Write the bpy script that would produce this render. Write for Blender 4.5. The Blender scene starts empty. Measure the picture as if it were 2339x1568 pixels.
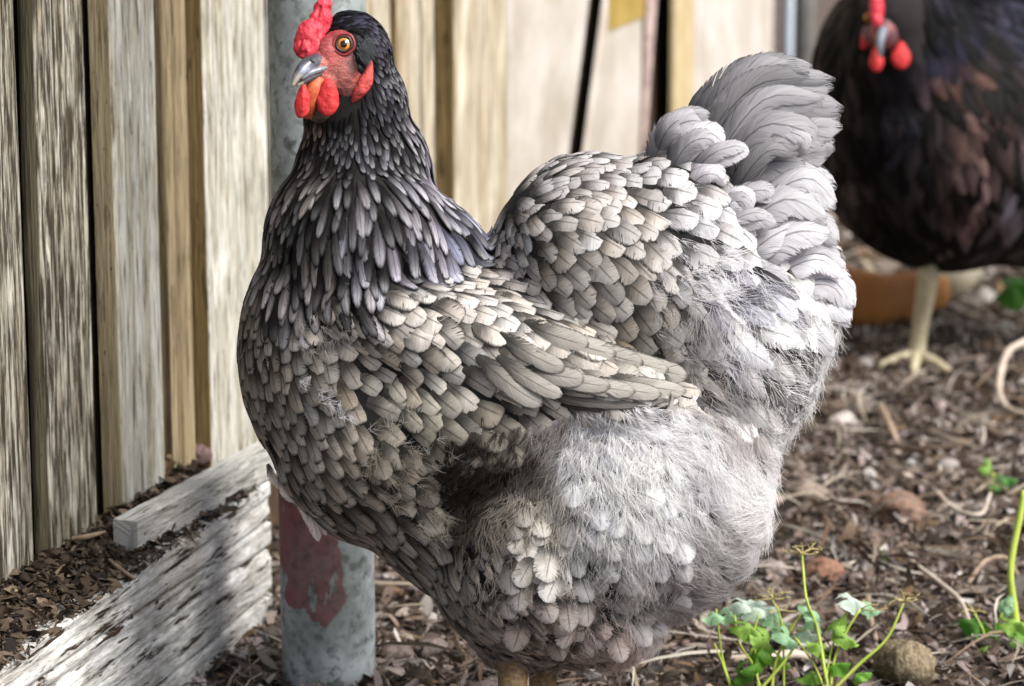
import bpy, bmesh, math, random
import numpy as np
from mathutils import Vector, Matrix, noise as mnoise
from mathutils.bvhtree import BVHTree
from mathutils.kdtree import KDTree

scene = bpy.context.scene
col = scene.collection
random.seed(11)
rng = np.random.default_rng(11)

# ------------------------------------------------------------------ camera
CAM_H, PITCH, FPX = 0.66, math.radians(12.0), 6497.0
cam_data = bpy.data.cameras.new('camera')
cam = bpy.data.objects.new('camera', cam_data)
col.objects.link(cam)
cam.location = (0, 0, CAM_H)
cam.rotation_euler = (math.radians(90) - PITCH, 0, 0)
cam_data.lens = 100.0
cam_data.sensor_width = 36.0
cam_data.clip_start = 0.05
cam_data.clip_end = 400
cam_data.dof.use_dof = True
cam_data.dof.focus_distance = 1.77
cam_data.dof.aperture_fstop = 9.0
scene.camera = cam

# ------------------------------------------------------------------ light
SUN_EL, SUN_AZ = math.radians(50), math.radians(121)      # azimuth clockwise from +Y
world = bpy.data.worlds.new('World')
scene.world = world
world.use_nodes = True
wn = world.node_tree
bg = wn.nodes['Background']
sky = wn.nodes.new('ShaderNodeTexSky')
sky.sky_type = 'NISHITA'
sky.sun_disc = False
sky.sun_elevation = SUN_EL
sky.sun_rotation = SUN_AZ
sky.dust_density = 3.0
sky.air_density = 0.8
hz = wn.nodes.new('ShaderNodeHueSaturation')          # thin high cloud: a paler sky
hz.inputs['Saturation'].default_value = 0.5
wn.links.new(sky.outputs[0], hz.inputs['Color'])
wn.links.new(hz.outputs[0], bg.inputs[0])
bg.inputs[1].default_value = 0.105
sun_d = bpy.data.lights.new('sun', 'SUN')
sun_d.energy = 2.9
sun_d.angle = math.radians(32)
sun_d.color = (1.0, 0.95, 0.87)
sun = bpy.data.objects.new('sun', sun_d)
col.objects.link(sun)
to_sun = Vector((math.sin(SUN_AZ) * math.cos(SUN_EL), math.cos(SUN_AZ) * math.cos(SUN_EL), math.sin(SUN_EL)))
sun.rotation_euler = to_sun.to_track_quat('Z', 'Y').to_euler()
vs = scene.view_settings
vs.view_transform = 'Standard'
vs.look = 'None'
vs.exposure = 1.02
vs.gamma = 1.0
vs.use_curve_mapping = False
scene.cycles.max_bounces = 6
scene.cycles.diffuse_bounces = 3
scene.cycles.transparent_max_bounces = 12

# ------------------------------------------------------------------ helpers
def W(px, py, depth):
    """world point seen at photo pixel (2339 wide) at that depth along the lens axis"""
    px, py, depth = (np.asarray(v, float) for v in (px, py, depth))
    dx = (px - 1169.5) / FPX
    dy = -(py - 784.0) / FPX
    cp, sp = math.cos(PITCH), math.sin(PITCH)
    return np.stack([dx * depth, (cp + dy * sp) * depth, CAM_H + (-sp + dy * cp) * depth], -1)

def G(px, py, z):
    """where the ray through a pixel meets the level z"""
    dy = -(py - 784.0) / FPX
    d = (CAM_H - z) / (math.sin(PITCH) - dy * math.cos(PITCH))
    return W(px, py, d)

def tag(o, label=None, cat=None, group=None, kind=None):
    if label: o['label'] = label
    if cat: o['category'] = cat
    if group: o['group'] = group
    if kind: o['kind'] = kind
    return o

def empty(name, loc):
    o = bpy.data.objects.new(name, None)
    o.empty_display_size = 0.02
    o.location = [float(v) for v in loc]
    col.objects.link(o)
    return o

def wloc(o):
    v = Vector((0, 0, 0))
    while o is not None:
        v += o.location
        o = o.parent
    return v

def add(name, verts, faces, mat, parent=None, uv=None, cols=None, smooth=True, origin=None):
    """one mesh object from world-space vertices; uv per vertex, cols = {attribute: per-vertex rgba}"""
    verts = np.asarray(verts, float).reshape(-1, 3)
    base = np.array(wloc(parent)) if parent is not None else np.zeros(3)
    org = np.array(origin, float) if origin is not None else base
    me = bpy.data.meshes.new(name)
    v = verts - org
    if isinstance(faces, np.ndarray):
        k = faces.shape[1]
        me.vertices.add(len(v)); me.vertices.foreach_set('co', v.ravel())
        me.loops.add(faces.size); me.loops.foreach_set('vertex_index', faces.ravel().astype(np.int32))
        me.polygons.add(len(faces)); me.polygons.foreach_set('loop_start', np.arange(0, faces.size, k, dtype=np.int32))
        me.update(calc_edges=True); me.validate()
    else:
        me.from_pydata(v.tolist(), [], faces); me.update()
    li = np.empty(len(me.loops), dtype=np.int32)
    me.loops.foreach_get('vertex_index', li)
    if uv is not None:
        l = me.uv_layers.new(name='UVMap')
        l.data.foreach_set('uv', np.asarray(uv, float)[li].ravel())
    if cols:
        for k, c in cols.items():
            a = me.color_attributes.new(name=k, type='FLOAT_COLOR', domain='POINT')
            c = np.asarray(c, float)
            if c.shape[1] == 3: c = np.concatenate([c, np.ones((len(c), 1))], 1)
            a.data.foreach_set('color', c.ravel())
    if smooth:
        me.polygons.foreach_set('use_smooth', np.ones(len(me.polygons), dtype=bool))
    me.materials.append(mat)
    o = bpy.data.objects.new(name, me)
    col.objects.link(o)
    if parent is not None: o.parent = parent
    o.location = [float(x) for x in (org - base)]
    return o

def _h(i, j, k, s):
    n = (i * 374761393 + j * 668265263 + k * 2147483647 + s * 974634777) & 0xffffffff
    n = ((n ^ (n >> 13)) * 1274126177) & 0xffffffff
    n = ((n ^ (n >> 16)) * 2246822519) & 0xffffffff
    return ((n ^ (n >> 15)) & 0xffffff) / float(0xffffff)

def vnoise(x, y, z=0.0, s=0):
    """vectorised value noise, 0..1"""
    x, y, z = np.broadcast_arrays(np.asarray(x, float), np.asarray(y, float), np.asarray(z, float))
    xi, yi, zi = (np.floor(v).astype(np.int64) for v in (x, y, z))
    xf, yf, zf = x - xi, y - yi, z - zi
    u, v, w = (f * f * (3 - 2 * f) for f in (xf, yf, zf))
    r = 0
    for a in (0, 1):
        for b in (0, 1):
            for c in (0, 1):
                r = r + _h(xi + a, yi + b, zi + c, s) * (u if a else 1 - u) * (v if b else 1 - v) * (w if c else 1 - w)
    return r

def fbm(x, y, z=0.0, s=0, o=4):
    r, a, t = 0, 1.0, 0
    for k in range(o):
        r = r + a * vnoise(np.asarray(x) * 2**k, np.asarray(y) * 2**k, np.asarray(z) * 2**k, s + k * 7); t += a; a *= 0.5
    return r / t

def grid_faces(nu, nv, off=0):
    i, j = np.meshgrid(np.arange(nu - 1), np.arange(nv - 1), indexing='ij')
    a = (i * nv + j).ravel() + off
    return np.stack([a, a + nv, a + nv + 1, a + 1], 1)

def catmull(pts, n):
    p = np.asarray(pts, float)
    p = np.vstack([2 * p[0] - p[1], p, 2 * p[-1] - p[-2]])
    m = len(p) - 3
    out = []
    for t in np.linspace(0, m, n):
        i = min(int(t), m - 1); f = t - i
        a, b, c, d = p[i], p[i + 1], p[i + 2], p[i + 3]
        out.append(0.5 * ((2 * b) + (c - a) * f + (2 * a - 5 * b + 4 * c - d) * f**2 + (3 * b - a - 3 * c + d) * f**3))
    return np.array(out)

def tube(path, radii, k=8, flat=1.0, up=(0, 0, 1)):
    """closed tapering tube; flat squeezes it along its second axis"""
    p = np.asarray(path, float); n = len(p)
    r = np.interp(np.linspace(0, 1, n), np.linspace(0, 1, len(radii)), radii) if len(radii) != n else np.asarray(radii, float)
    T = np.gradient(p, axis=0); T /= np.linalg.norm(T, axis=1)[:, None] + 1e-12
    up = np.array(up, float)
    A = np.cross(T, up); 
    bad = np.linalg.norm(A, axis=1) < 1e-3
    A[bad] = np.cross(T[bad], np.array([1.0, 0.2, 0]))
    A /= np.linalg.norm(A, axis=1)[:, None]
    B = np.cross(A, T)
    th = np.linspace(0, 2 * np.pi, k, endpoint=False)
    V = p[:, None, :] + r[:, None, None] * (np.cos(th)[None, :, None] * A[:, None, :] + flat * np.sin(th)[None, :, None] * B[:, None, :])
    V = V.reshape(-1, 3)
    F = []
    for i in range(n - 1):
        for j in range(k):
            F.append([i * k + j, i * k + (j + 1) % k, (i + 1) * k + (j + 1) % k, (i + 1) * k + j])
    F.append(list(range(k))[::-1]); F.append([(n - 1) * k + j for j in range(k)])
    uv = np.stack([np.tile(th / (2 * np.pi), n), np.repeat(np.linspace(0, 1, n), k)], 1)
    return V, F, uv

def merge(parts):
    V, F, o = [], [], 0
    for v, f in parts:
        V.append(v); F += [[i + o for i in q] for q in f]; o += len(v)
    return np.vstack(V), F

# ------------------------------------------------------------------ material helpers
class NT:
    def __init__(s, name):
        s.m = bpy.data.materials.new(name); s.m.use_nodes = True
        s.t = s.m.node_tree; s.bsdf = s.t.nodes['Principled BSDF']; s.out = s.t.nodes['Material Output']
    def n(s, typ, **kw):
        nd = s.t.nodes.new(typ)
        for k, v in kw.items():
            if k.startswith('i_'):
                key = k[2:]
                nd.inputs[int(key) if key.isdigit() else key.replace('_', ' ')].default_value = v
            else: setattr(nd, k, v)
        return nd
    def l(s, a, b): s.t.links.new(a, b)
    def math(s, op, a, b=0.0, c=None, clamp=False):
        nd = s.n('ShaderNodeMath', operation=op); nd.use_clamp = clamp
        for i, v in enumerate((a, b, c)):
            if v is None: continue
            if hasattr(v, 'links'): s.l(v, nd.inputs[i])
            else: nd.inputs[i].default_value = v
        return nd.outputs[0]
    def sstep(s, x, lo, hi, a=0.0, b=1.0):
        nd = s.n('ShaderNodeMapRange', interpolation_type='SMOOTHSTEP')
        for i, v in enumerate((x, lo, hi, a, b)):
            if hasattr(v, 'links'): s.l(v, nd.inputs[i])
            else: nd.inputs[i].default_value = v
        return nd.outputs[0]
    def mix(s, f, a, b, mode='MIX'):
        nd = s.n('ShaderNodeMix', data_type='RGBA', blend_type=mode)
        for i, v in ((0, f), (6, a), (7, b)):
            if hasattr(v, 'links'): s.l(v, nd.inputs[i])
            elif i == 0: nd.inputs[i].default_value = v
            else: nd.inputs[i].default_value = tuple(v) + ((1,) if len(v) == 3 else ())
        return nd.outputs[2]
    def noise(s, vec, scale, detail=4, rough=0.55, dist=0.0):
        nd = s.n('ShaderNodeTexNoise', i_Scale=scale, i_Detail=detail, i_Roughness=rough, i_Distortion=dist)
        if vec is not None: s.l(vec, nd.inputs['Vector'])
        return nd.outputs[0]
    def map(s, vec, scale=(1, 1, 1), loc=(0, 0, 0)):
        nd = s.n('ShaderNodeMapping'); s.l(vec, nd.inputs[0])
        nd.inputs['Scale'].default_value = scale; nd.inputs['Location'].default_value = loc
        return nd.outputs[0]
    def bump(s, h, strength=0.4, dist=0.001):
        nd = s.n('ShaderNodeBump', i_Strength=strength, i_Distance=dist); s.l(h, nd.inputs['Height'])
        s.l(nd.outputs[0], s.bsdf.inputs['Normal']); return nd.outputs[0]
    def base(s, c):
        if hasattr(c, 'links'): s.l(c, s.bsdf.inputs['Base Color'])
        else: s.bsdf.inputs['Base Color'].default_value = tuple(c) + (1,)
    def set(s, **kw):
        for k, v in kw.items(): s.bsdf.inputs[k.replace('_', ' ')].default_value = v

def m_feather(name, soft=0.0):
    N = NT(name)
    uv = N.n('ShaderNodeUVMap').outputs[0]
    sp = N.n('ShaderNodeSeparateXYZ'); N.l(uv, sp.inputs[0])
    u, v = sp.outputs[0], sp.outputs[1]
    tint = N.n('ShaderNodeAttribute', attribute_name='tint').outputs['Color']
    fp = N.n('ShaderNodeSeparateColor'); N.l(N.n('ShaderNodeAttribute', attribute_name='fp').outputs['Color'], fp.inputs[0])
    edge, tipl, seed = fp.outputs[0], fp.outputs[1], fp.outputs[2]
    va = N.math('ABSOLUTE', N.math('MULTIPLY_ADD', v, 2.0, -1.0))
    # barbs run out from the shaft towards the tip
    bu = N.math('MULTIPLY_ADD', va, -0.22, u)
    cb = N.n('ShaderNodeCombineXYZ')
    N.l(N.math('MULTIPLY', bu, 42.0), cb.inputs[0]); N.l(N.math('MULTIPLY', v, 1.6), cb.inputs[1]); N.l(N.math('MULTIPLY', seed, 90.0), cb.inputs[2])
    barb = N.noise(cb.outputs[0], 1.0, 3, 0.6)
    cb2 = N.n('ShaderNodeCombineXYZ')
    N.l(N.math('MULTIPLY', bu, 5.0), cb2.inputs[0]); N.l(N.math('MULTIPLY', v, 3.0), cb2.inputs[1]); N.l(N.math('MULTIPLY', seed, 57.0), cb2.inputs[2])
    blot = N.noise(cb2.outputs[0], 1.0, 2, 0.5)
    # distance to the rim of the vane: the sides and the tip
    rim = N.math('MAXIMUM', va, N.math('MULTIPLY_ADD', u, 3.6, -2.62, clamp=False))
    rimn = N.math('MULTIPLY_ADD', barb, 0.22, N.math('SUBTRACT', rim, 0.11))
    lo = N.math('MULTIPLY_ADD', edge, -0.85, 1.0)
    em = N.math('MULTIPLY', N.sstep(rimn, lo, 0.97), N.sstep(edge, 0.0, 0.3))
    dark = N.mix(0.97, tint, (0.003, 0.003, 0.004))
    c = N.mix(em, tint, dark)
    # pale zone towards the tip
    tm = N.math('MULTIPLY', N.sstep(u, 0.45, 0.95), tipl)
    c = N.mix(N.math('MULTIPLY', tm, N.math('SUBTRACT', 1.0, em)), c, N.mix(0.55, c, (0.62, 0.62, 0.64)))
    # dusky root, deepened to paint the overlap shade; shaft line, barb streaks
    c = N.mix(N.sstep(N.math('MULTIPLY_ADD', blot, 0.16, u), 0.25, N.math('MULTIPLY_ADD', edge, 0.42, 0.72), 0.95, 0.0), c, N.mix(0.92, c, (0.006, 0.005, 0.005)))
    shaft = N.math('MULTIPLY', N.sstep(va, 0.02, 0.085, 1.0, 0.0), N.sstep(u, 0.75, 1.0, 0.75, 0.15))
    c = N.mix(shaft, c, N.mix(0.75, c, (0.02, 0.018, 0.016)))
    k = N.math('MULTIPLY_ADD', barb, 0.85, 0.55)
    k = N.math('MULTIPLY', k, N.math('MULTIPLY_ADD', blot, 0.5, 0.76))
    k = N.math('MULTIPLY', k, N.math('MULTIPLY_ADD', v, 0.35, 0.83))
    hs = N.n('ShaderNodeHueSaturation'); N.l(c, hs.inputs['Color']); N.l(k, hs.inputs['Value'])
    N.base(hs.outputs[0])
    N.set(Roughness=0.6); N.bsdf.inputs['Specular IOR Level'].default_value = 0.09
    N.bump(barb, 0.5, 0.0005)
    # ragged vane edge
    cut = N.math('ADD', N.math('MULTIPLY', N.math('SUBTRACT', rim, 0.80), 1.9 if soft else 1.35), N.math('MULTIPLY', N.math('SUBTRACT', barb, 0.5), 2.2 + 3 * soft))
    alpha = N.math('SUBTRACT', 1.0, N.sstep(cut, 0.26, 0.36))
    cb3 = N.n('ShaderNodeCombineXYZ'); N.l(N.math('MULTIPLY', bu, 5.5), cb3.inputs[0]); N.l(N.math('MULTIPLY', v, 0.4), cb3.inputs[1]); N.l(N.math('MULTIPLY', seed, 133.0), cb3.inputs[2])
    split = N.sstep(N.math('ABSOLUTE', N.math('SUBTRACT', N.noise(cb3.outputs[0], 1.0, 1, 0.5), 0.5)), 0.004, 0.016, 1.0, 0.0)
    split = N.math('MULTIPLY', split, N.sstep(va, 0.35, 0.6))
    alpha = N.math('MULTIPLY', alpha, N.math('MULTIPLY_ADD', split, -0.85, 1.0))
    tr = N.n('ShaderNodeBsdfTranslucent'); N.l(hs.outputs[0], tr.inputs[0])
    mx = N.n('ShaderNodeMixShader'); mx.inputs[0].default_value = 0.22
    N.l(N.bsdf.outputs[0], mx.inputs[1]); N.l(tr.outputs[0], mx.inputs[2])
    tp = N.n('ShaderNodeBsdfTransparent')
    m2 = N.n('ShaderNodeMixShader'); N.l(alpha, m2.inputs[0]); N.l(tp.outputs[0], m2.inputs[1]); N.l(mx.outputs[0], m2.inputs[2])
    N.l(m2.outputs[0], N.out.inputs[0])
    return N.m

def m_fluff():
    N = NT('down_barbs')
    t = N.n('ShaderNodeAttribute', attribute_name='tint').outputs['Color']
    tr = N.n('ShaderNodeBsdfTranslucent'); N.l(t, tr.inputs[0])
    df = N.n('ShaderNodeBsdfDiffuse'); N.l(t, df.inputs[0])
    mx = N.n('ShaderNodeMixShader'); mx.inputs[0].default_value = 0.5
    N.l(df.outputs[0], mx.inputs[1]); N.l(tr.outputs[0], mx.inputs[2]); N.l(mx.outputs[0], N.out.inputs[0])
    return N.m

def m_plain(name, c, rough=0.7, c2=None, scale=60, bump=0.3, bd=0.001, spec=0.4, stretch=(1, 1, 1), sss=0.0, detail=5):
    N = NT(name)
    co = N.n('ShaderNodeTexCoord').outputs['Object']
    v = N.map(co, stretch)
    n = N.noise(v, scale, detail, 0.6)
    N.base(N.mix(N.sstep(n, 0.3, 0.7), c, c2 or tuple(x * 0.55 for x in c)))
    N.set(Roughness=rough); N.bsdf.inputs['Specular IOR Level'].default_value = spec
    if sss:
        N.bsdf.inputs['Subsurface Weight'].default_value = sss
        N.bsdf.inputs['Subsurface Radius'].default_value = (1, 0.3, 0.2)
        N.bsdf.inputs['Subsurface Scale'].default_value = 0.003
    if bump: N.bump(n, bump, bd)
    return N.m

def m_attr(name, rough=0.85, scale=200, bump=0.4, var=0.5, trans=0.0):
    """base colour from the 'tint' attribute with fine speckle"""
    N = NT(name)
    t = N.n('ShaderNodeAttribute', attribute_name='tint').outputs['Color']
    co = N.n('ShaderNodeTexCoord').outputs['Object']
    n = N.noise(co, scale, 4, 0.6)
    hs = N.n('ShaderNodeHueSaturation'); N.l(t, hs.inputs['Color']); N.l(N.math('MULTIPLY_ADD', n, var * 2, 1.0 - var), hs.inputs['Value'])
    N.base(hs.outputs[0]); N.set(Roughness=rough); N.bsdf.inputs['Specular IOR Level'].default_value = 0.25
    if bump: N.bump(n, bump, 0.001)
    if trans:
        tr = N.n('ShaderNodeBsdfTranslucent'); N.l(hs.outputs[0], tr.inputs[0])
        mx = N.n('ShaderNodeMixShader'); mx.inputs[0].default_value = trans
        N.l(N.bsdf.outputs[0], mx.inputs[1]); N.l(tr.outputs[0], mx.inputs[2]); N.l(mx.outputs[0], N.out.inputs[0])
    return N.m
# ------------------------------------------------------------------ the wall of boards
ZL = 0.11                                     # level of the sill the boards stand on
PA, PB = G(0, 1530, ZL), G(615, 1100, ZL)
DW = PB - PA; DW[2] = 0; DW /= np.linalg.norm(DW)          # along the wall, away
NW = np.array([DW[1], -DW[0], 0.0])                        # out of the wall, towards the run
def wall_n(p): return float(np.dot(np.asarray(p) - PA, NW))
N_FOOT = 0.5 * (wall_n(G(0, 1350, ZL)) + wall_n(G(500, 1010, ZL)))
def wall_s(px, n, py=0.0):
    """distance along the wall where the ray through (px, py) meets the plane n"""
    C = np.array([0, 0, CAM_H]); r = W(px, py, 1.0) - C
    t = (n + np.dot(PA - C, NW)) / np.dot(r, NW)
    return float(np.dot(C + r * t - PA, DW))
def wp(s, n, z): return PA * np.array([1, 1, 0]) + np.multiply.outer(s, DW) + np.multiply.outer(n, NW) + np.multiply.outer(z, np.array([0, 0, 1.0]))

def m_wood(name, light, dark, bare, paint=0.5, crack=0.5, dirt=0.3, long=3.0, spots=0.5):
    """weathered wood: u across the grain, v along it, both in metres"""
    N = NT(name)
    uv = N.n('ShaderNodeUVMap').outputs[0]
    g1 = N.noise(N.map(uv, (260, long * 3, 1)), 1.0, 5, 0.65, 0.05)
    g2 = N.noise(N.map(uv, (75, long, 1), (3, 9, 0)), 1.0, 4, 0.6, 0.08)
    g3 = N.noise(N.map(uv, (900, long * 14, 1), (7, 1, 0)), 1.0, 3, 0.6)
    g4 = N.noise(N.map(uv, (22, long * 1.4, 1), (1, 5, 0)), 1.0, 3, 0.55)
    c = N.mix(N.sstep(g2, 0.35, 0.65), light, dark)
    c = N.mix(N.sstep(g1, 0.72 - 0.34 * crack, 0.86 - 0.3 * crack), c, bare)
    c = N.mix(N.sstep(g4, 0.78 - 0.4 * paint, 0.5 - 0.3 * paint + 0.4), c, tuple(min(0.8, x * 1.35) for x in light))
    fl = N.noise(N.map(uv, (150, 15, 1), (2, 2, 0)), 1.0, 5, 0.65)
    c = N.mix(N.math('MULTIPLY', N.sstep(fl, 0.56, 0.62), dirt), c, tuple(x * 0.55 for x in bare))
    sp = N.noise(N.map(uv, (330, 110, 1), (5, 2, 0)), 1.0, 2, 0.5)
    c = N.mix(N.math('MULTIPLY', N.sstep(sp, 0.70, 0.74), spots), c, (0.05, 0.035, 0.02))
    hs = N.n('ShaderNodeHueSaturation'); N.l(c, hs.inputs['Color'])
    fine = N.noise(N.map(uv, (420, long * 5, 1), (4, 4, 0)), 1.0, 5, 0.7)
    N.l(N.math('MULTIPLY', N.math('MULTIPLY_ADD', g3, 0.6, 0.70), N.sstep(fine, 0.34, 0.60, 0.70 - 0.22 * crack, 1.10)), hs.inputs['Value'])
    N.base(hs.outputs[0]); N.set(Roughness=0.8); N.bsdf.inputs['Specular IOR Level'].default_value = 0.25
    h = N.math('ADD', N.math('MULTIPLY', g1, -1.0), N.math('MULTIPLY', g3, 0.6))
    h = N.math('SUBTRACT', h, N.math('MULTIPLY', N.sstep(fl, 0.54, 0.62), 0.6 * dirt))
    N.bump(h, 0.75, 0.0018)
    return N.m

WOOD = {
    'grey':  m_wood('grey_weathered_wood', (0.47, 0.455, 0.39), (0.28, 0.25, 0.185), (0.045, 0.035, 0.022), 0.45, 0.95, 0.45, long=6.0),
    'pale':  m_wood('pale_painted_wood', (0.56, 0.555, 0.51), (0.37, 0.345, 0.27), (0.11, 0.08, 0.045), 0.6, 0.60, 0.30, long=5.0, spots=0.9),
    'brown': m_wood('brown_stained_wood', (0.32, 0.26, 0.16), (0.20, 0.15, 0.08), (0.07, 0.045, 0.02), 0.2, 0.5, 0.5, spots=0.8),
    'cream': m_wood('cream_painted_wood', (0.58, 0.53, 0.43), (0.38, 0.31, 0.20), (0.20, 0.13, 0.06), 0.5, 0.6, 0.3),
    'rough': m_wood('flaking_white_wood', (0.54, 0.54, 0.53), (0.38, 0.36, 0.33), (0.07, 0.042, 0.024), 0.8, 0.45, 1.0, long=9.0, spots=1.0),
}

wall = empty('board_wall', wp(0.0, N_FOOT, 0.0))
tag(wall, 'weathered board wall of the coop running away behind the grey hen', 'wall')

def grainy(a, b, seed, fine=1.0):
    """relief across the grain a (m), slowly changing along it b (m)"""
    w = a + 0.0022 * (fbm(b * 2.5, a * 0 + 3.1, 0, seed, 3) - 0.5) * 2
    r = fbm(w * 190 * fine, b * 2.2, 0, seed + 3, 3)
    groove = np.clip((vnoise(w * 330 * fine, b * 1.3, 0, seed + 9) - 0.66) / 0.2, 0, 1)
    return 0.0022 * (r - 0.5) - 0.0020 * groove

def board(x0, x1, nf, th, mat, z0=ZL - 0.004, z1=1.25, seed=1, relief=1.0, lean=0.0, name='board', label=None, sides=None, riser=None, gap=False):
    """a board whose face shows from px x0 to x1 (at the picture's top edge); its near edge faces the camera"""
    s0, s1 = wall_s(x0, nf), wall_s(x1, nf)
    step = 0.0016
    wd = s1 - s0
    prof = []                                        # (s, n, ds, dn) around near edge, face, far edge
    nt = max(4, int(th / 0.0028)); nw = max(8, min(90, int(wd / step)))
    for t in np.linspace(0, 1, nt): prof.append((s0, nf - th + th * t, -1, 0, -th + th * t))
    for t in np.linspace(0, 1, nw + 1)[1:-1]: prof.append((s0 + wd * t, nf, 0, 1, wd * t))
    for t in np.linspace(0, 1, 4): prof.append((s1, nf - th * t, 1, 0, wd + th * t))
    prof = np.array(prof)
    vz = np.linspace(z0, z1, 70) if relief > 0.3 else np.linspace(z0, z1, 12)
    A, Z = np.meshgrid(prof[:, 4], vz, indexing='ij')
    g = grainy(A + seed * 0.37, Z, seed) * relief
    S = prof[:, 0][:, None] + g * prof[:, 2][:, None] + lean * (Z - 0.6)
    Nn = prof[:, 1][:, None] + g * prof[:, 3][:, None]
    # soften the two arrises
    for arr in (nt - 1, nt - 1 + nw):
        Nn[arr] -= 0.0012
    if gap: S[:nt] += 0.004 * (fbm(Z[:nt] * 6, Z[:nt] * 0, 0, seed + 4) - 0.5)
    V = wp(S.ravel(), Nn.ravel(), Z.ravel())
    fc = grid_faces(len(prof), len(vz))
    o = add(name, V, fc, mat, wall, uv=np.stack([A.ravel() + seed * 1.7, Z.ravel() + seed * 0.9], 1))
    if riser is not None:
        o.data.materials.append(riser)
        mi = np.zeros(len(fc), dtype=np.int32); mi[:(nt - 1) * (len(vz) - 1)] = 1
        o.data.polygons.foreach_set('material_index', mi)
    if label: o['label'] = label
    return o

NF = N_FOOT + 0.014
R_T = m_wood('tan_board_edge', (0.40, 0.34, 0.22), (0.29, 0.24, 0.14), (0.14, 0.10, 0.05), 0.2, 0.3, 0.5, spots=1.0)  # near edges: stained wood, with the brown of their shaded side painted in
R_B = m_wood('brown_board_edge', (0.27, 0.19, 0.085), (0.19, 0.13, 0.05), (0.08, 0.05, 0.02), 0.1, 0.4, 0.7, spots=1.0)
R_O = m_wood('olive_board_edge', (0.16, 0.14, 0.09), (0.09, 0.08, 0.05), (0.03, 0.025, 0.018), 0.1, 0.6, 0.4)
board(-420, 34, NF, 0.020, WOOD['grey'], seed=1, relief=1.0, riser=R_O)
board(74, 186, NF + 0.001, 0.013, WOOD['grey'], seed=2, relief=1.5, gap=True, riser=R_O)
board(249, 352, NF, 0.016, WOOD['pale'], seed=3, relief=0.9, riser=R_T)
board(372, 393, NF - 0.006, 0.012, WOOD['brown'], seed=4, relief=1.0)
board(398, 424, NF - 0.004, 0.012, WOOD['brown'], seed=5, relief=1.0)
board(462, 606, NF + 0.004, 0.017, WOOD['pale'], seed=6, relief=0.9, riser=R_B)
board(640, 836, NF, 0.016, WOOD['pale'], seed=7, relief=0.6)
board(838, 892, NF - 0.004, 0.012, WOOD['cream'], seed=8, relief=0.6)
board(908, 960, NF - 0.002, 0.012, WOOD['cream'], seed=9, relief=0.9, riser=R_B)
board(966, 992, NF - 0.008, 0.010, WOOD['cream'], seed=12, relief=0.9)
board(1040, 1160, NF + 0.006, 0.021, WOOD['cream'], seed=10, relief=0.8, riser=R_B)

m_panel = m_plain('pale_plaster', (0.55, 0.515, 0.475), 0.85, (0.40, 0.355, 0.30), 11, 0.3, spec=0.2)
m_dark = m_plain('gap_shade', (0.06, 0.035, 0.018), 0.9, bump=0)  # dark colour painted in for the shade between boards
m_tan = m_plain('tan_trim', (0.52, 0.43, 0.26), 0.8, (0.42, 0.33, 0.18), 30)
m_must = m_plain('mustard_stain', (0.38, 0.27, 0.07), 0.8, (0.28, 0.19, 0.04), 30)
def slab(name, x0, x1, nf, th, mat, z0=0.0, z1=1.25, lean=0.0, label=None, parent=None, l1=None):
    l1 = lean if l1 is None else l1
    s0, s1 = wall_s(x0, nf), wall_s(x1, nf)
    b = 0.003
    pr = [(s0, nf - th), (s0, nf - b), (s0 + b, nf), (s1 - b, nf), (s1, nf - b), (s1, nf - th)]
    nz = 8; zs = np.linspace(z0, z1, nz)
    V = np.array([wp(s + (lean if i < 3 else l1) * (z - 0.42), n, z) for i, (s, n) in enumerate(pr) for z in zs])
    F = [[(i * nz + j), ((i + 1) % 6) * nz + j, ((i + 1) % 6) * nz + j + 1, i * nz + j + 1] for i in range(6) for j in range(nz - 1)]
    F.append([i * nz for i in range(6)]); F.append([i * nz + nz - 1 for i in range(6)][::-1])
    o = add(name, V, F, mat, parent or wall, smooth=False)
    if label: o['label'] = label
    return o
slab('gap_shade_sheet', -420, 1770, NF - 0.022, 0.02, m_dark, label='dark sheet painted as the shade in the gaps between boards')
slab('flat_panel', 1163, 1362, NF + 0.002, 0.015, m_panel, l1=0.55, label='flat pale panel beyond the boards')
slab('stain_patch', 1392, 1476, NF + 0.0035, 0.0012, m_must, z0=0.322, z1=0.60, label='mustard stained patch at the top of the narrow pale panel')
slab('flat_panel', 1402, 1468, NF + 0.002, 0.006, m_panel, lean=0.55, l1=0.0, label='narrow pale panel between two dark gaps')
slab('trim_board', 1488, 1512, NF + 0.010, 0.005, m_plain('pinkish_paint', (0.52, 0.40, 0.37), 0.8), lean=0.1, l1=0.3, label='pinkish white upright trim')
slab('trim_board', 1545, 1588, NF + 0.008, 0.008, m_tan, label='tan upright trim')
slab('flat_panel', 1592, 1768, NF + 0.012, 0.02, m_panel, label='bright white end panel of the wall')

# pale metal downpipe at the far end of the wall, and the grey post past it
def upright(name, px, py, gy, wpx, z1, mat, label, cat, k=20):
    g = G(px, gy, 0.0)
    r = wpx / FPX * g[1] / 2
    zs = np.linspace(-0.03, z1, 6)
    V, F, uv = tube(np.array([[g[0], g[1], z] for z in zs]), [r] * 6, k)
    o = add(name, V, F, mat, uv=uv, origin=(g[0], g[1], 0))
    return tag(o, label, cat)
m_pipe = m_plain('pale_blue_metal', (0.55, 0.62, 0.72), 0.4, (0.45, 0.52, 0.60), 10, 0)
upright('downpipe', 1794, 0, 390, 24, 1.2, m_pipe, 'thin pale blue pipe standing at the far end of the board wall', 'pipe')
upright('fence_post', 1832, 0, 384, 46, 1.2, m_plain('grey_post_wood', (0.16, 0.16, 0.15), 0.85, (0.10, 0.10, 0.09), 25), 'dull grey post beside the dark hen, past the thin pipe', 'post')

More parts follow.
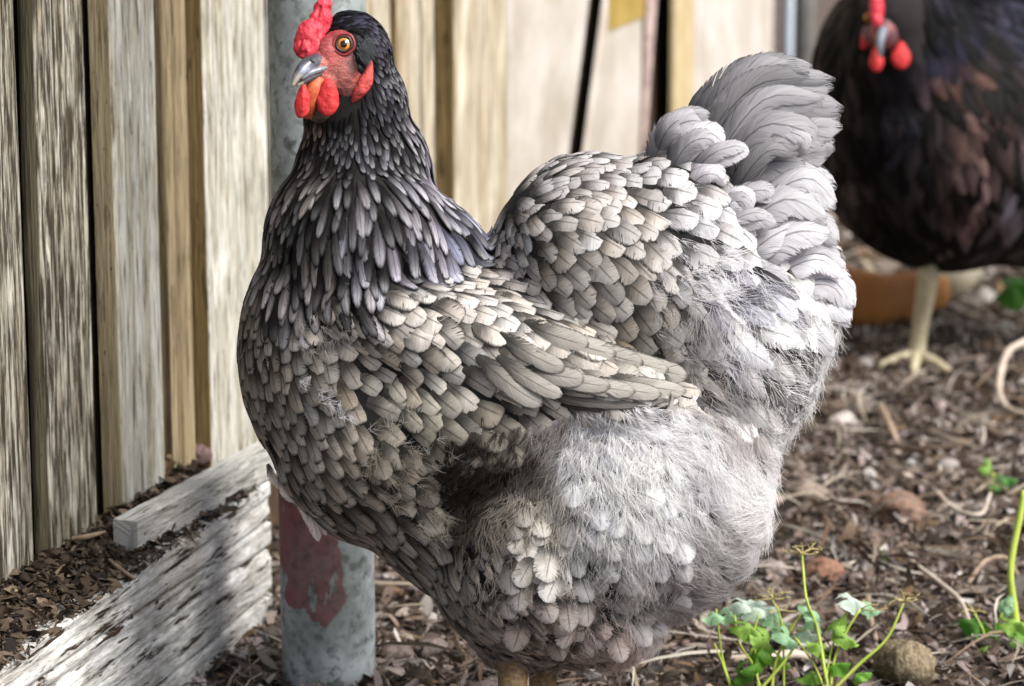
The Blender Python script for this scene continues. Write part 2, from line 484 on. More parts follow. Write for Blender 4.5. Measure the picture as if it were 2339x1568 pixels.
# sill beam that carries the boards
def sill():
    t = empty('sill_beam', wp(0.0, 0.0, 0.0))
    tag(t, 'low white flaking timber beam with dirt on top under the wall boards', 'beam')
    s0, s1 = -0.30, wall_s(620, 0.0, 1260)
    depth = -N_FOOT + 0.03
    nS, nH, nT = 420, 70, 14
    ss = np.linspace(s0, s1, nS)
    prof = [(0.0, z) for z in np.linspace(-0.004, ZL, nH)] + [(-depth * t_, ZL) for t_ in np.linspace(0.03, 1, nT)]
    pn = np.array([p[0] for p in prof]); pz = np.array([p[1] for p in prof])
    a = np.concatenate([np.linspace(0, ZL, nH), ZL + depth * np.linspace(0.03, 1, nT)])
    S, A = np.meshgrid(ss, a, indexing='ij')
    wv = A + 0.0015 * (fbm(S * 3, A * 8, 0, 41, 3) - 0.5)
    r = fbm(wv * 150, S * 5, 0, 42, 4)
    gr = np.clip((vnoise(wv * 105, S * 1.6, 0, 47) - 0.62) / 0.22, 0, 1)
    flake = np.clip((fbm(wv * 70, S * 9, 0, 48, 3) - 0.58) / 0.03, 0, 1)
    g = 0.0014 * (r - 0.5) - 0.0022 * gr - 0.0012 * flake
    # three deep checks along the beam
    for q in (0.026, 0.060, 0.083):
        g -= 0.005 * np.exp(-((wv - q - 0.003 * np.sin(S * 9 + q * 90)) / 0.0011) ** 2)
    front = (np.arange(len(a)) < nH)[None, :]
    Nn = pn[None, :] + np.where(front, g, 0); Z = pz[None, :] + np.where(front, 0, g * 0.6)
    Nn = np.where((np.arange(len(a)) == nH - 1)[None, :], Nn - 0.0015, Nn)
    V = wp(S.ravel(), (Nn + 0 * S).ravel(), (Z + 0 * S).ravel())
    add('beam_face', V, grid_faces(nS, len(a)), WOOD['rough'], t, uv=np.stack([A.ravel(), S.ravel()], 1))
    # end grain, butted just inside the far end
    e = [(0.0, -0.004), (-depth, -0.004), (-depth, ZL - 0.003), (-0.002, ZL - 0.003)]
    V = np.array([wp(s1 - 0.001, n, z) for n, z in e]); add('beam_end', V, [[0, 1, 2, 3]], WOOD['brown'], t, uv=[(n, z) for n, z in e], smooth=False)
    return t
sill()

# ------------------------------------------------------------------ small offcut lying on the sill
def offcut():
    z = ZL + 0.002
    a, b = G(315, 1265, z), G(640, 1078, z)
    d = b - a; L = np.linalg.norm(d); d /= L
    n = np.array([-d[1], d[0], 0])                       # towards the wall
    w, h = 0.0185, 0.0225
    nl = 120
    ring = []
    for (u, v, m_) in ((0, 0, 10), (0, 1, 8), (1, 1, 8), (1, 0, 4)):
        pass
    c = [(0, 0), (0, h), (w, h), (w, 0)]
    prof = []
    for i in range(4):
        p, q = np.array(c[i]), np.array(c[(i + 1) % 4])
        for t_ in np.linspace(0, 1, 7)[:-1]: prof.append(p + (q - p) * t_)
    prof = np.array(prof); k = len(prof)
    cen = np.array([w / 2, h / 2])
    V, uv = [], []
    for i, s in enumerate(np.linspace(0, L, nl)):
        bite = 0.0012 * (fbm(s * 60, np.arange(k) * 0.35, 0, 61, 3) - 0.5)
        chip = 0.0030 * np.clip((vnoise(s * 45, np.arange(k) * 0.9, 0, 66) - 0.70) / 0.08, 0, 1) * (np.arange(k) % 6 == 0)
        pr = cen + (prof - cen) * (1 - 0.0) * (1 + (bite - chip)[:, None] / 0.011)
        V += [a + d * s + n * q[0] + np.array([0, 0, 1]) * q[1] for q in pr]
        uv += [(j * 0.0035, s) for j in range(k)]
    F = [[i * k + j, i * k + (j + 1) % k, (i + 1) * k + (j + 1) % k, (i + 1) * k + j] for i in range(nl - 1) for j in range(k)]
    F.append(list(range(k))[::-1]); F.append([(nl - 1) * k + j for j in range(k)])
    me = m_wood('chipped_white_paint', (0.47, 0.47, 0.46), (0.38, 0.375, 0.35), (0.13, 0.10, 0.07), 0.5, 0.12, 0.6, long=9, spots=1.0)
    o = add('wood_offcut', V, [f[::-1] for f in F], me, uv=uv, smooth=False, origin=a)
    tag(o, 'white painted square wood strip with chipped edges lying on the beam', 'wood strip')
offcut()

# ------------------------------------------------------------------ galvanised pole with red paint
def pole():
    N = NT('galvanised_steel')
    co = N.n('ShaderNodeTexCoord').outputs['Object']
    v1 = N.n('ShaderNodeTexVoronoi', i_Scale=130.0); N.l(co, v1.inputs[0])
    n1 = N.noise(co, 14, 5, 0.7); n2 = N.noise(co, 90, 4, 0.65)
    c = N.mix(N.sstep(n1, 0.4, 0.65), (0.19, 0.225, 0.22), (0.46, 0.51, 0.53))
    c = N.mix(N.sstep(n2, 0.47, 0.64), c, (0.11, 0.13, 0.12))
    c = N.mix(N.math('MULTIPLY', N.sstep(v1.outputs[0], 0.25, 0.6), 0.25), c, (0.5, 0.53, 0.54))
    # red paint daub: between two heights, drooping lower edge
    sp = N.n('ShaderNodeSeparateXYZ'); N.l(co, sp.inputs[0])
    nb = N.noise(co, 28, 4, 0.6)
    x = N.math('MULTIPLY_ADD', nb, 0.05, N.math('SUBTRACT', sp.outputs[0], 0.025))
    z = N.math('MULTIPLY_ADD', nb, 0.06, N.math('SUBTRACT', sp.outputs[2], 0.03))
    # lower edge rises to the right
    e = N.math('SUBTRACT', z, N.math('MULTIPLY_ADD', N.math('ABSOLUTE', N.math('ADD', x, 0.002)), 1.3, 0.045))
    m = N.math('MULTIPLY', N.sstep(e, 0.0, 0.004), N.sstep(x, 0.014, 0.0105, 0.0, 1.0))
    m = N.math('MULTIPLY', m, N.sstep(sp.outputs[2], 0.21, 0.25, 1.0, 0.0))
    m = N.math('MULTIPLY', m, N.sstep(N.noise(N.map(co, (1, 1, .35), (3, 1, 2)), 75, 4), 0.31, 0.36))
    N.base(N.mix(N.math('MULTIPLY', m, N.sstep(n1, .3, .6, .62, .92)), c, N.mix(N.sstep(n2, .4, .6), (0.20, 0.035, 0.042), (0.13, 0.03, 0.032))))
    N.set(Roughness=0.62, Metallic=0.0)
    N.bump(n2, 0.3, 0.001)
    b = G(752, 1556, 0.0)
    r = 0.0335
    zs = np.linspace(-0.05, 1.3, 20)
    V, F, uv = tube(np.array([[b[0] - 0.004 * z, b[1], z] for z in zs]), [r] * 20, 48)
    o = add('steel_pole', V, F, N.m, uv=uv, origin=(b[0], b[1], 0))
    tag(o, 'grey galvanised steel pole with a daub of dark red paint, behind the grey hen', 'pole')
pole()

# ------------------------------------------------------------------ ground
def m_soil():
    N = NT('litter_soil')
    co = N.n('ShaderNodeTexCoord').outputs['Object']
    a = N.noise(co, 22, 6, 0.7); b = N.noise(co, 120, 5, 0.7); d = N.noise(co, 420, 3, 0.6)
    c = N.mix(N.sstep(a, 0.35, 0.65), (0.040, 0.030, 0.024), (0.09, 0.07, 0.06))
    c = N.mix(N.sstep(b, 0.45, 0.7), c, (0.24, 0.19, 0.165))
    c = N.mix(N.sstep(d, 0.6, 0.75), c, (0.035, 0.024, 0.018))
    N.base(c); N.set(Roughness=0.95); N.bsdf.inputs['Specular IOR Level'].default_value = 0.15
    N.bump(N.math('ADD', b, N.math('MULTIPLY', d, 0.5)), 0.8, 0.004)
    return N.m
m_ground = m_soil()
def gz(x, y):
    x, y = np.asarray(x, float), np.asarray(y, float)
    return 0.016 * (fbm(x * 9, y * 9, 0, 70, 4) - 0.5) + 0.020 * np.clip(fbm(x * 26, y * 26, 0, 73, 3) - 0.52, 0, 1)
xs = np.arange(-1.6, 2.6, 0.011); ys = np.arange(1.0, 5.6, 0.012)
X, Y = np.meshgrid(xs, ys, indexing='ij')
o = add('ground', np.stack([X.ravel(), Y.ravel(), gz(X, Y).ravel()], 1), grid_faces(len(xs), len(ys)), m_ground)
o['kind'] = 'structure'
o = add('ground', [(-150, -150, -0.03), (150, -150, -0.03), (150, 300, -0.03), (-150, 300, -0.03)], [[0, 1, 2, 3]], m_ground)
o['kind'] = 'structure'

# litter: curled scraps, twigs and crumbs, all counted together
def ribbons(P, ang, L, Wd, tilt, curl, twist, K=4):
    """N curled strips; returns verts (N,(K+1)*2,3) and faces"""
    n = len(P)
    t = np.linspace(-0.5, 0.5, K + 1)
    d = np.stack([np.cos(ang), np.sin(ang), np.zeros(n)], 1)
    side = np.stack([-np.sin(ang), np.cos(ang), np.zeros(n)], 1)
    up = np.array([0, 0, 1.0])
    V = np.zeros((n, K + 1, 2, 3))
    for i, ti in enumerate(t):
        h = curl * (0.25 - ti**2) * 1.0 * L + np.sin(tilt) * ti * L
        c = P + d * (ti * L * np.cos(tilt))[:, None] + up * (h + 0.25 * Wd)[:, None]
        c = c + side * ((curl * 0.8) * ti**2 * L)[:, None]
        w = Wd * (1 - (2 * abs(ti))**2.5 * 0.75) * 0.5
        ph = twist * (ti + 0.5)
        sv = side * np.cos(ph)[:, None] + up * np.sin(ph)[:, None]
        V[:, i, 0] = c + sv * w[:, None]; V[:, i, 1] = c - sv * w[:, None]
    base = np.arange(n)[:, None] * (2 * (K + 1))
    F = [np.concatenate([base + 2 * i, base + 2 * i + 1, base + 2 * i + 3, base + 2 * i + 2], 1) for i in range(K)]
    return V.reshape(-1, 3), np.concatenate(F, 0)

def palette(n, cols, wts, var=0.36):
    c = np.array(cols)[rng.choice(len(cols), n, p=np.array(wts) / sum(wts))]
    return np.clip(0.61 * c * (1 + var * rng.normal(size=(n, 1))), 0.01, 0.8)

m_lit = m_attr('dry_litter', 0.85, 300, 0.4, 0.4, 0.1)
LCOL = [(0.12, 0.085, 0.06), (0.22, 0.165, 0.135), (0.36, 0.30, 0.26), (0.25, 0.16, 0.09), (0.52, 0.48, 0.46), (0.045, 0.03, 0.022), (0.36, 0.29, 0.28)]
LW = [4, 5, 4, 1.2, 2.2, 4, 4]
def litter(name, P, smin, smax, label, cols=LCOL, wts=LW, aspect=(0.12, 0.5), parent=None, tiltv=0.35):
    n = len(P)
    L = rng.uniform(smin, smax, n) * rng.choice([0.6, 1.0, 1.5], n)
    V, F = ribbons(P, rng.uniform(0, 6.283, n), L, L * rng.uniform(*aspect, n), rng.normal(0, tiltv, n), rng.normal(0, 0.45, n), rng.normal(0, 1.6, n))
    c = np.repeat(palette(n, cols, wts), 10, 0)
    o = add(name, V, F, m_lit, parent, cols={'tint': c})
    if parent is None: tag(o, label, 'litter', kind='stuff')
    else: o['kind'] = 'stuff'
    return o
def scatter(n, x0, x1, y0, y1, dz=0.0):
    x = rng.uniform(x0, x1, n); y = rng.uniform(y0, y1, n)
    return np.stack([x, y, gz(x, y) + rng.uniform(0, dz, n)], 1)
def on_screen(P, m=120):
    p = P - np.array([0, 0, CAM_H]); cp, sp = math.cos(PITCH), math.sin(PITCH)
    d = p[:, 1] * cp - p[:, 2] * sp; u = p[:, 1] * sp + p[:, 2] * cp
    x = 1169.5 + FPX * p[:, 0] / d; y = 784 - FPX * u / d
    return (x > -m) & (x < 2339 + m) & (y > -m) & (y < 1568 + 2.5 * m)
P = scatter(60000, -0.45, 1.1, 1.75, 3.2, 0.006); P = P[on_screen(P, 250)]
litter('ground_litter', P, 0.006, 0.020, 'curled brown scraps of dry leaf and wood covering the soil', aspect=(0.08, 0.42), tiltv=0.5)
P = scatter(16000, -0.45, 2.0, 3.2, 5.5, 0.006); P = P[on_screen(P, 250)]
litter('ground_litter', P, 0.014, 0.034, 'blurred dry scraps on the soil farther off behind the hens')
# thin twigs and straw
P = scatter(9000, -0.45, 1.3, 1.78, 4.0, 0.012); P = P[on_screen(P, 250)]
litter('straw', P, 0.03, 0.075, 'thin pale straws and twigs strewn over the soil', [(0.42, 0.36, 0.28), (0.25, 0.18, 0.12), (0.5, 0.46, 0.40), (0.14, 0.09, 0.06)], [4, 3, 4, 3], (0.02, 0.05), tiltv=0.16)

def ico(sub=1):
    bm = bmesh.new(); bmesh.ops.create_icosphere(bm, subdivisions=sub, radius=1.0)
    v = np.array([x.co[:] for x in bm.verts]); f = np.array([[q.index for q in p.verts] for p in bm.faces]); bm.free()
    return v, f
def clods(name, P, R, label, sub=1, cols=LCOL, wts=LW, kind='stuff'):
    v, f = ico(sub); n = len(P)
    sc = R[:, None, None] * np.stack([rng.uniform(.7, 1.3, n), rng.uniform(.7, 1.3, n), rng.uniform(.5, .9, n)], 1)[:, None, :]
    rough = 1 + 0.55 * (fbm(v[None, :, 0] * 1.7 + np.arange(n)[:, None] * 7.3, v[None, :, 1] * 1.7, v[None, :, 2] * 1.7, 80, 3) - 0.5)[..., None] * 2
    V = P[:, None, :] + v[None] * sc * rough
    F = (f[None] + (np.arange(n) * len(v))[:, None, None]).reshape(-1, 3)
    o = add(name, V.reshape(-1, 3), F, m_lit, cols={'tint': np.repeat(palette(n, cols, wts), len(v), 0)})
    return tag(o, label, 'soil', kind=kind)
CC = [(0.17, 0.12, 0.10), (0.30, 0.25, 0.22), (0.10, 0.07, 0.055), (0.42, 0.38, 0.36)]
P = scatter(5200, -0.45, 1.1, 1.8, 3.2, 0.003); P = P[on_screen(P, 250)]
clods('soil_crumbs', P, rng.uniform(0.002, 0.0065, len(P)), 'small crumbs of dry soil and droppings among the scraps', cols=CC, wts=[4, 4, 3, 1])
P = scatter(3600, -0.4, 2.0, 2.4, 5.2, 0.003); P = P[on_screen(P, 250)]
clods('soil_crumbs', P, rng.uniform(0.006, 0.014, len(P)), 'blurred larger crumbs of soil farther behind', cols=CC, wts=[4, 4, 3, 2.5])
# dirt on the sill ledge
def on_ledge(n, s0, s1, n0, n1):
    s = rng.uniform(s0, s1, n); nn = rng.uniform(n0, n1, n) 
    return s, nn
s_, n_ = on_ledge(9000, -0.2, wall_s(600, 0, 1100), N_FOOT + 0.012, 0.001)
keep = rng.uniform(0, 1, len(s_)) < np.clip(1.15 - (n_ - N_FOOT) / (-N_FOOT) * 0.8, 0.12, 1)
s_, n_ = s_[keep], n_[keep]
hh = 0.011 * np.clip(1 - (n_ - N_FOOT) / (-N_FOOT), 0, 1) ** 0.7
P = wp(s_, n_, ZL + hh * (0.6 + 0.6 * rng.uniform(0, 1, len(s_))))
litter('ledge_litter', P, 0.004, 0.011, 'dark brown crumbs and scraps heaped on the beam top along the wall', [(0.08, 0.055, 0.038), (0.13, 0.095, 0.068), (0.20, 0.15, 0.105), (0.035, 0.025, 0.018)], [5, 4, 2, 4])
# the heap below them
ss = np.linspace(-0.28, wall_s(612, 0, 1100), 240); tt = np.linspace(0, 1, 26)
S, T = np.meshgrid(ss, tt, indexing='ij')
hz = ZL - 0.0035 + 0.011 * (1 - T) ** 0.8 * (0.4 + 1.0 * fbm(S * 30, T * 3, 0, 90, 3)) + 0.003 * (fbm(S * 160, T * 18, 0, 91, 3) - 0.5)
V = wp(S.ravel(), (N_FOOT + 0.004 + (-N_FOOT - 0.008) * T).ravel(), hz.ravel())
o = add('ledge_dirt', V, grid_faces(len(ss), len(tt)), m_plain('dark_crumbly_dirt', (0.10, 0.070, 0.048), 0.95, (0.045, 0.03, 0.02), 300, 0.8, 0.003, 0.1))
tag(o, 'dark crumbly dirt lying along the top of the beam', 'dirt', kind='stuff')
# ------------------------------------------------------------------ hens
class Space:
    """photo pixels + depth in the same unit, at a distance D along the lens axis"""
    def __init__(s, D): s.D = D; s.k = D / FPX
    def w(s, p):
        p = np.asarray(p, float).reshape(-1, 3)
        return W(p[:, 0], p[:, 1], s.D + p[:, 2] * s.k)

def blob(ells, voxel=9.0, smooth=6, disp=None):
    """one closed surface round a set of ellipsoids (cx,cy,cz,rx,ry,rz,rot) in Space units"""
    v, f = ico(3)
    V, F, o = [], [], 0
    for e in ells:
        cx, cy, cz, rx, ry, rz = e[:6]; a = math.radians(e[6] if len(e) > 6 else 0)
        q = v * np.array([rx, ry, rz])
        x = q[:, 0] * math.cos(a) - q[:, 1] * math.sin(a); y = q[:, 0] * math.sin(a) + q[:, 1] * math.cos(a)
        V.append(np.stack([x + cx, y + cy, q[:, 2] + cz], 1)); F += (f + o).tolist(); o += len(v)
    me = bpy.data.meshes.new('tmp'); me.from_pydata((np.vstack(V) / 100).tolist(), [], F); me.update()
    ob = bpy.data.objects.new('tmp', me); col.objects.link(ob)
    m = ob.modifiers.new('r', 'REMESH'); m.mode = 'VOXEL'; m.voxel_size = voxel / 100
    m = ob.modifiers.new('s', 'SMOOTH'); m.iterations = smooth; m.factor = 0.6
    ev = ob.evaluated_get(bpy.context.evaluated_depsgraph_get()); em = ev.to_mesh()
    nv = len(em.vertices); a = np.empty(nv * 3); em.vertices.foreach_get('co', a); a = a.reshape(-1, 3) * 100
    F = [list(p.vertices) for p in em.polygons]
    nn = np.empty(nv * 3); em.vertices.foreach_get('normal', nn); nn = nn.reshape(-1, 3)
    ev.to_mesh_clear(); bpy.data.objects.remove(ob); bpy.data.meshes.remove(me)
    if disp is not None: a = a + nn * disp(a)[:, None]
    # px space is mirrored against world space (y down), so the order is turned
    return a, [q[::-1] for q in F], nn

class Field:
    """scattered controls -> smooth values; rows are (x, y, values...)"""
    def __init__(s, rows, p=2.6): s.r = np.array(rows, float); s.p = p
    def __call__(s, x, y):
        d = (s.r[:, 0] - x) ** 2 + (s.r[:, 1] - y) ** 2 + 60.0
        w = d ** (-s.p); w /= w.sum()
        return w @ s.r[:, 2:]

class Surf:
    def __init__(s, V, F):
        s.V, s.F = V, F
        s.t = BVHTree.FromPolygons([tuple(v) for v in V], F)
    def near(s, p):
        c, n, i, d = s.t.find_nearest(Vector(p))
        return np.array(c), -np.array(n)          # outward in px space
    def front(s, x, y):
        h = s.t.ray_cast(Vector((x, y, -2000)), Vector((0, 0, 1)))
        return (np.array(h[0]), -np.array(h[1])) if h[0] is not None else (None, None)

def surface_points(S, spacing, n_cand=60000, relax=6, keep=None, seed=5):
    r = np.random.default_rng(seed)
    V = S.V; T = []
    for f in S.F:
        for k in range(1, len(f) - 1): T.append((f[0], f[k], f[k + 1]))
    T = np.array(T); a, b, c = V[T[:, 0]], V[T[:, 1]], V[T[:, 2]]
    ar = np.linalg.norm(np.cross(b - a, c - a), axis=1)
    idx = r.choice(len(T), n_cand, p=ar / ar.sum())
    u, v = r.random(n_cand), r.random(n_cand); m = u + v > 1; u[m], v[m] = 1 - u[m], 1 - v[m]
    P = a[idx] + (b[idx] - a[idx]) * u[:, None] + (c[idx] - a[idx]) * v[:, None]
    if keep is not None: P = P[keep(P)]
    cell = 25.0; grid = {}; out = []
    for p in P:
        s = spacing(p[0], p[1], p[2]); R = int(math.ceil(s / cell))
        k = tuple((p // cell).astype(int)); ok = True
        for i in range(-R, R + 1):
            for j in range(-R, R + 1):
                for l in range(-R, R + 1):
                    for q in grid.get((k[0] + i, k[1] + j, k[2] + l), ()):
                        if (q[0] - p[0]) ** 2 + (q[1] - p[1]) ** 2 + (q[2] - p[2]) ** 2 < s * s: ok = False; break
                    if not ok: break
                if not ok: break
            if not ok: break
        if ok: grid.setdefault(k, []).append(p); out.append(p)
    P = np.array(out)
    for _ in range(relax):
        kd = KDTree(len(P))
        for i, p in enumerate(P): kd.insert(p, i)
        kd.balance(); Q = P.copy()
        for i, p in enumerate(P):
            s = spacing(p[0], p[1], p[2]) * 1.35; mv = np.zeros(3)
            for c_, j, d in kd.find_n(p, 7):
                if 0 < d < s: mv += (p - P[j]) / d * (s - d) * 0.22
            Q[i] = S.near(p + mv)[0]
        P = Q
    return P

TROWS = np.array([0, 0.2, 0.4, 0.58, 0.73, 0.85, 0.94, 1.0])
def width_profile(t, style):
    if style == 0:      # broad, rounded
        return np.minimum(1, (0.5 + t * 2.2)) * np.sqrt(np.clip(1 - np.clip((t - 0.64) / 0.365, 0, 1) ** 2.3, 0.02, 1))
    if style == 1:      # hackle, narrow with a blunt tip
        return np.minimum(1, (0.4 + t * 1.4)) * np.clip(1 - np.clip((t - 0.55) / 0.455, 0, 1) ** 2.2, 0.02, 1) ** 0.75
    if style == 3: return np.minimum(1, (0.3 + t * 1.9)) * np.clip(1 - np.clip((t - 0.50) / 0.505, 0, 1) ** 2.6, 0.01, 1) ** 0.62
    return np.minimum(1, (0.3 + t * 2.0)) * np.sqrt(np.clip(1 - np.clip((t - 0.78) / 0.225, 0, 1) ** 2, 0.02, 1))

def make_feather(spine, nrm, wd, style, camber, T=TROWS, k=4, asym=0.0):
    """spine (n,3), nrm (n,3): returns vertices in Space units, faces, uv"""
    n = len(spine)
    tg = np.gradient(spine, axis=0); tg /= np.linalg.norm(tg, axis=1)[:, None] + 1e-9
    sd = np.cross(tg, nrm); sd /= np.linalg.norm(sd, axis=1)[:, None] + 1e-9
    w = width_profile(T, style) * wd * 0.5
    q = np.linspace(-1, 1, k + 1)
    V = spine[:, None, :] + sd[:, None, :] * (q[None, :, None] * w[:, None, None] + asym * w[:, None, None]) - nrm[:, None, :] * (camber * (q ** 2)[None, :, None] * w[:, None, None])
    uv = np.stack(np.broadcast_arrays(T[:, None], (q * 0.5 + 0.5)[None, :]), -1)
    return V.reshape(-1, 3), grid_faces(n, k + 1), uv.reshape(-1, 2)

def BR(c): return 0.66 + 0.30 * min(1.0, c / 0.40)
def coat(S, pts, F, jitter=0.12, seed=3, lift0=2.0, vary=True):
    """a feather on every point; F(x,y) -> dx,dy,L,W,lift,r,g,b,edge,tip,style"""
    r = np.random.default_rng(seed); out = []
    for p in pts:
        f = F(p[0], p[1])
        dx, dy, L, Wd, lift, cr, cg, cb, edge, tip, sty = f
        c, n = S.near(p)
        a = r.normal(0, jitter); d = np.array([dx * math.cos(a) - dy * math.sin(a), dx * math.sin(a) + dy * math.cos(a), 0.0])
        if abs(n[2]) < 0.35: d = d + np.array([0, 0, -0.15 * np.sign(n[2] if n[2] else 1)])
        d -= n * np.dot(d, n); ln = np.linalg.norm(d)
        if ln < 0.15: d = np.array([0, 1.0, 0]) - n * n[1]; ln = np.linalg.norm(d) + 1e-6
        d /= ln
        Wd *= 1.46 if sty < 0.5 else 1.08
        L *= r.uniform(0.84, 1.12) * (0.95 if sty < 0.5 else 1.05); Wd *= r.uniform(0.88, 1.14)
        spine, nr = [], []; q = c.copy(); tprev = 0
        lf = lift * r.uniform(0.75, 1.3)
        for t in TROWS:
            q = q + d * (t - tprev) * L; tprev = t
            s_, n_ = S.near(q)
            n = n * 0.5 + n_ * 0.5; n /= np.linalg.norm(n)
            q = s_ * 0.85 + q * 0.15
            d = d - n * np.dot(d, n); d /= np.linalg.norm(d)
            spine.append(q + n * (lift0 + lf * L * (t - 0.55 * t * t) )); nr.append(n.copy())
        roll = r.normal(0, 0.13)
        nr = np.array(nr); spine = np.array(spine)
        sdv = np.cross(np.gradient(spine, axis=0), nr); sdv /= np.linalg.norm(sdv, axis=1)[:, None]
        nr = nr + sdv * roll; nr /= np.linalg.norm(nr, axis=1)[:, None]
        style = 1 if sty > 0.5 else 0
        v, fc, uv = make_feather(spine, nr, Wd, style, 0.30)
        k = r.uniform(0.76, 1.26) if sty < 0.5 or not vary else r.choice([0.06, 0.3, 0.7, 1.1, 1.6])
        kk = r.normal(0, 0.03) * min(cr, 0.35)
        tint = np.clip(np.array([cr * 1.03 + kk, cg * 1.0, cb * (1.14 if sty > 0.5 and p[1] < 720 else 0.99) - kk]) * k * BR(cr) * (1.75 if sty > 0.5 and p[1] < 720 and p[1] > 300 else (1.06 if p[0] > 1150 else 1.22)), 0.004, 0.85)
        out.append(dict(v=v, f=fc, uv=uv, tint=tint, fp=(min(1, edge * (1.3 if sty < 0.5 and p[0] < 1150 else 1.0)), np.clip((tip * 1.5 if sty > 0.5 else tip) * r.uniform(0.4, 1.5), 0, 1), r.random()), p=c, n=nr[3], size=L * Wd))
    return out

def merge_feathers(fs, space):
    V = np.vstack([f['v'] for f in fs]); uv = np.vstack([f['uv'] for f in fs]); o = 0; FF = []
    for f in fs: FF.append(f['f'] + o); o += len(f['v'])
    t = np.vstack([np.repeat([f['tint']], len(f['v']), 0) for f in fs]); p = np.vstack([np.repeat([f['fp']], len(f['v']), 0) for f in fs])
    return space.w(V), np.vstack(FF), uv, {'tint': t, 'fp': p}

def place_feathers(fs, space, parent, mat, n_single, name='feather', mass='plumage'):
    vis = np.array([(f['size'] if f['n'][2] < -0.25 else 0) for f in fs])
    order = np.argsort(-vis); single = set(order[:n_single].tolist())
    for i in sorted(single):
        V, F, uv, c = merge_feathers([fs[i]], space)
        add(name, V, F, mat, parent, uv=uv, cols=c)
    rest = [f for i, f in enumerate(fs) if i not in single]
    if rest:
        V, F, uv, c = merge_feathers(rest, space)
        o = add(mass, V, F, mat, parent, uv=uv, cols=c); o['kind'] = 'stuff'

def strands(name, roots, dirs, nrm, lens, tints, space, mat, parent, rad=0.75, npt=5, spread=0.5, per=14, seed=9, curl=0.35, kind='stuff'):
    """down: each root gives a tuft of fine barbs"""
    r = np.random.default_rng(seed); n = len(roots) * per
    R = np.repeat(roots, per, 0); D = np.repeat(dirs, per, 0); Nn = np.repeat(nrm, per, 0); L = np.repeat(lens, per) * r.uniform(0.5, 1.25, n)
    R = R + r.normal(0, 1, (n, 3)) * (L * 0.10)[:, None]
    sd = np.cross(D, Nn)
    a = r.normal(0, spread, n)
    d = D * np.cos(a)[:, None] + sd * np.sin(a)[:, None] + Nn * r.uniform(0.08, 0.55, n)[:, None]
    d /= np.linalg.norm(d, axis=1)[:, None]
    bend = (-sd * np.sin(a)[:, None] * 0.8 - Nn * 0.55 + r.normal(0, 0.35, (n, 3))) * curl
    P = np.zeros((n, npt, 3))
    for i in range(npt):
        t = i / (npt - 1)
        P[:, i] = R + d * (L * t)[:, None] + bend * (L * t * t)[:, None]
    pos = space.w(P.reshape(-1, 3))
    base = np.array(wloc(parent)); pos = pos - base
    cu = bpy.data.hair_curves.new(name)
    cu.add_curves([npt] * n)
    cu.attributes['position'].data.foreach_set('vector', pos.astype(np.float32).ravel()) if 'position' in cu.attributes else cu.points.foreach_set('position', pos.astype(np.float32).ravel())
    ra = cu.attributes.get('radius') or cu.attributes.new('radius', 'FLOAT', 'POINT')
    rr = np.tile(np.linspace(1, 0.25, npt), n) * rad * space.k
    ra.data.foreach_set('value', rr.astype(np.float32))
    ta = cu.attributes.new('tint', 'FLOAT_COLOR', 'CURVE')
    tc = np.repeat(tints, per, 0) * r.uniform(0.75, 1.25, (n, 1)); tc = np.concatenate([np.clip(tc, 0, 0.9), np.ones((n, 1))], 1)
    ta.data.foreach_set('color', tc.astype(np.float32).ravel())
    cu.materials.append(mat)
    o = bpy.data.objects.new(name, cu); col.objects.link(o); o.parent = parent
    if kind: o['kind'] = kind
    return o

def in_poly(x, y, poly):
    x, y = np.asarray(x, float), np.asarray(y, float); r = np.zeros(x.shape, bool); n = len(poly)
    for i in range(n):
        (x1, y1), (x2, y2) = poly[i], poly[(i + 1) % n]
        c = ((y1 > y) != (y2 > y)) & (x < (x2 - x1) * (y - y1) / (y2 - y1 + 1e-12) + x1)
        r ^= c
    return r

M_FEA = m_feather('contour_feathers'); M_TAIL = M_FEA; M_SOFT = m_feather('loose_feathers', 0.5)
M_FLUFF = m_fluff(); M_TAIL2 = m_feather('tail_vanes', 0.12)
M_SKIN = m_plain('red_face_skin', (0.42, 0.075, 0.055), 0.45, (0.22, 0.05, 0.045), 500, 0.9, 0.0007, 0.5, sss=0.2)
M_COMB = m_plain('red_comb', (0.66, 0.05, 0.08), 0.5, (0.42, 0.014, 0.03), 170, 0.9, 0.0016, 0.4, sss=0.15, detail=7)
M_WAT = m_plain('red_wattle', (0.62, 0.045, 0.045), 0.58, (0.40, 0.012, 0.016), 260, 0.9, 0.0014, 0.35, sss=0.15, detail=7)

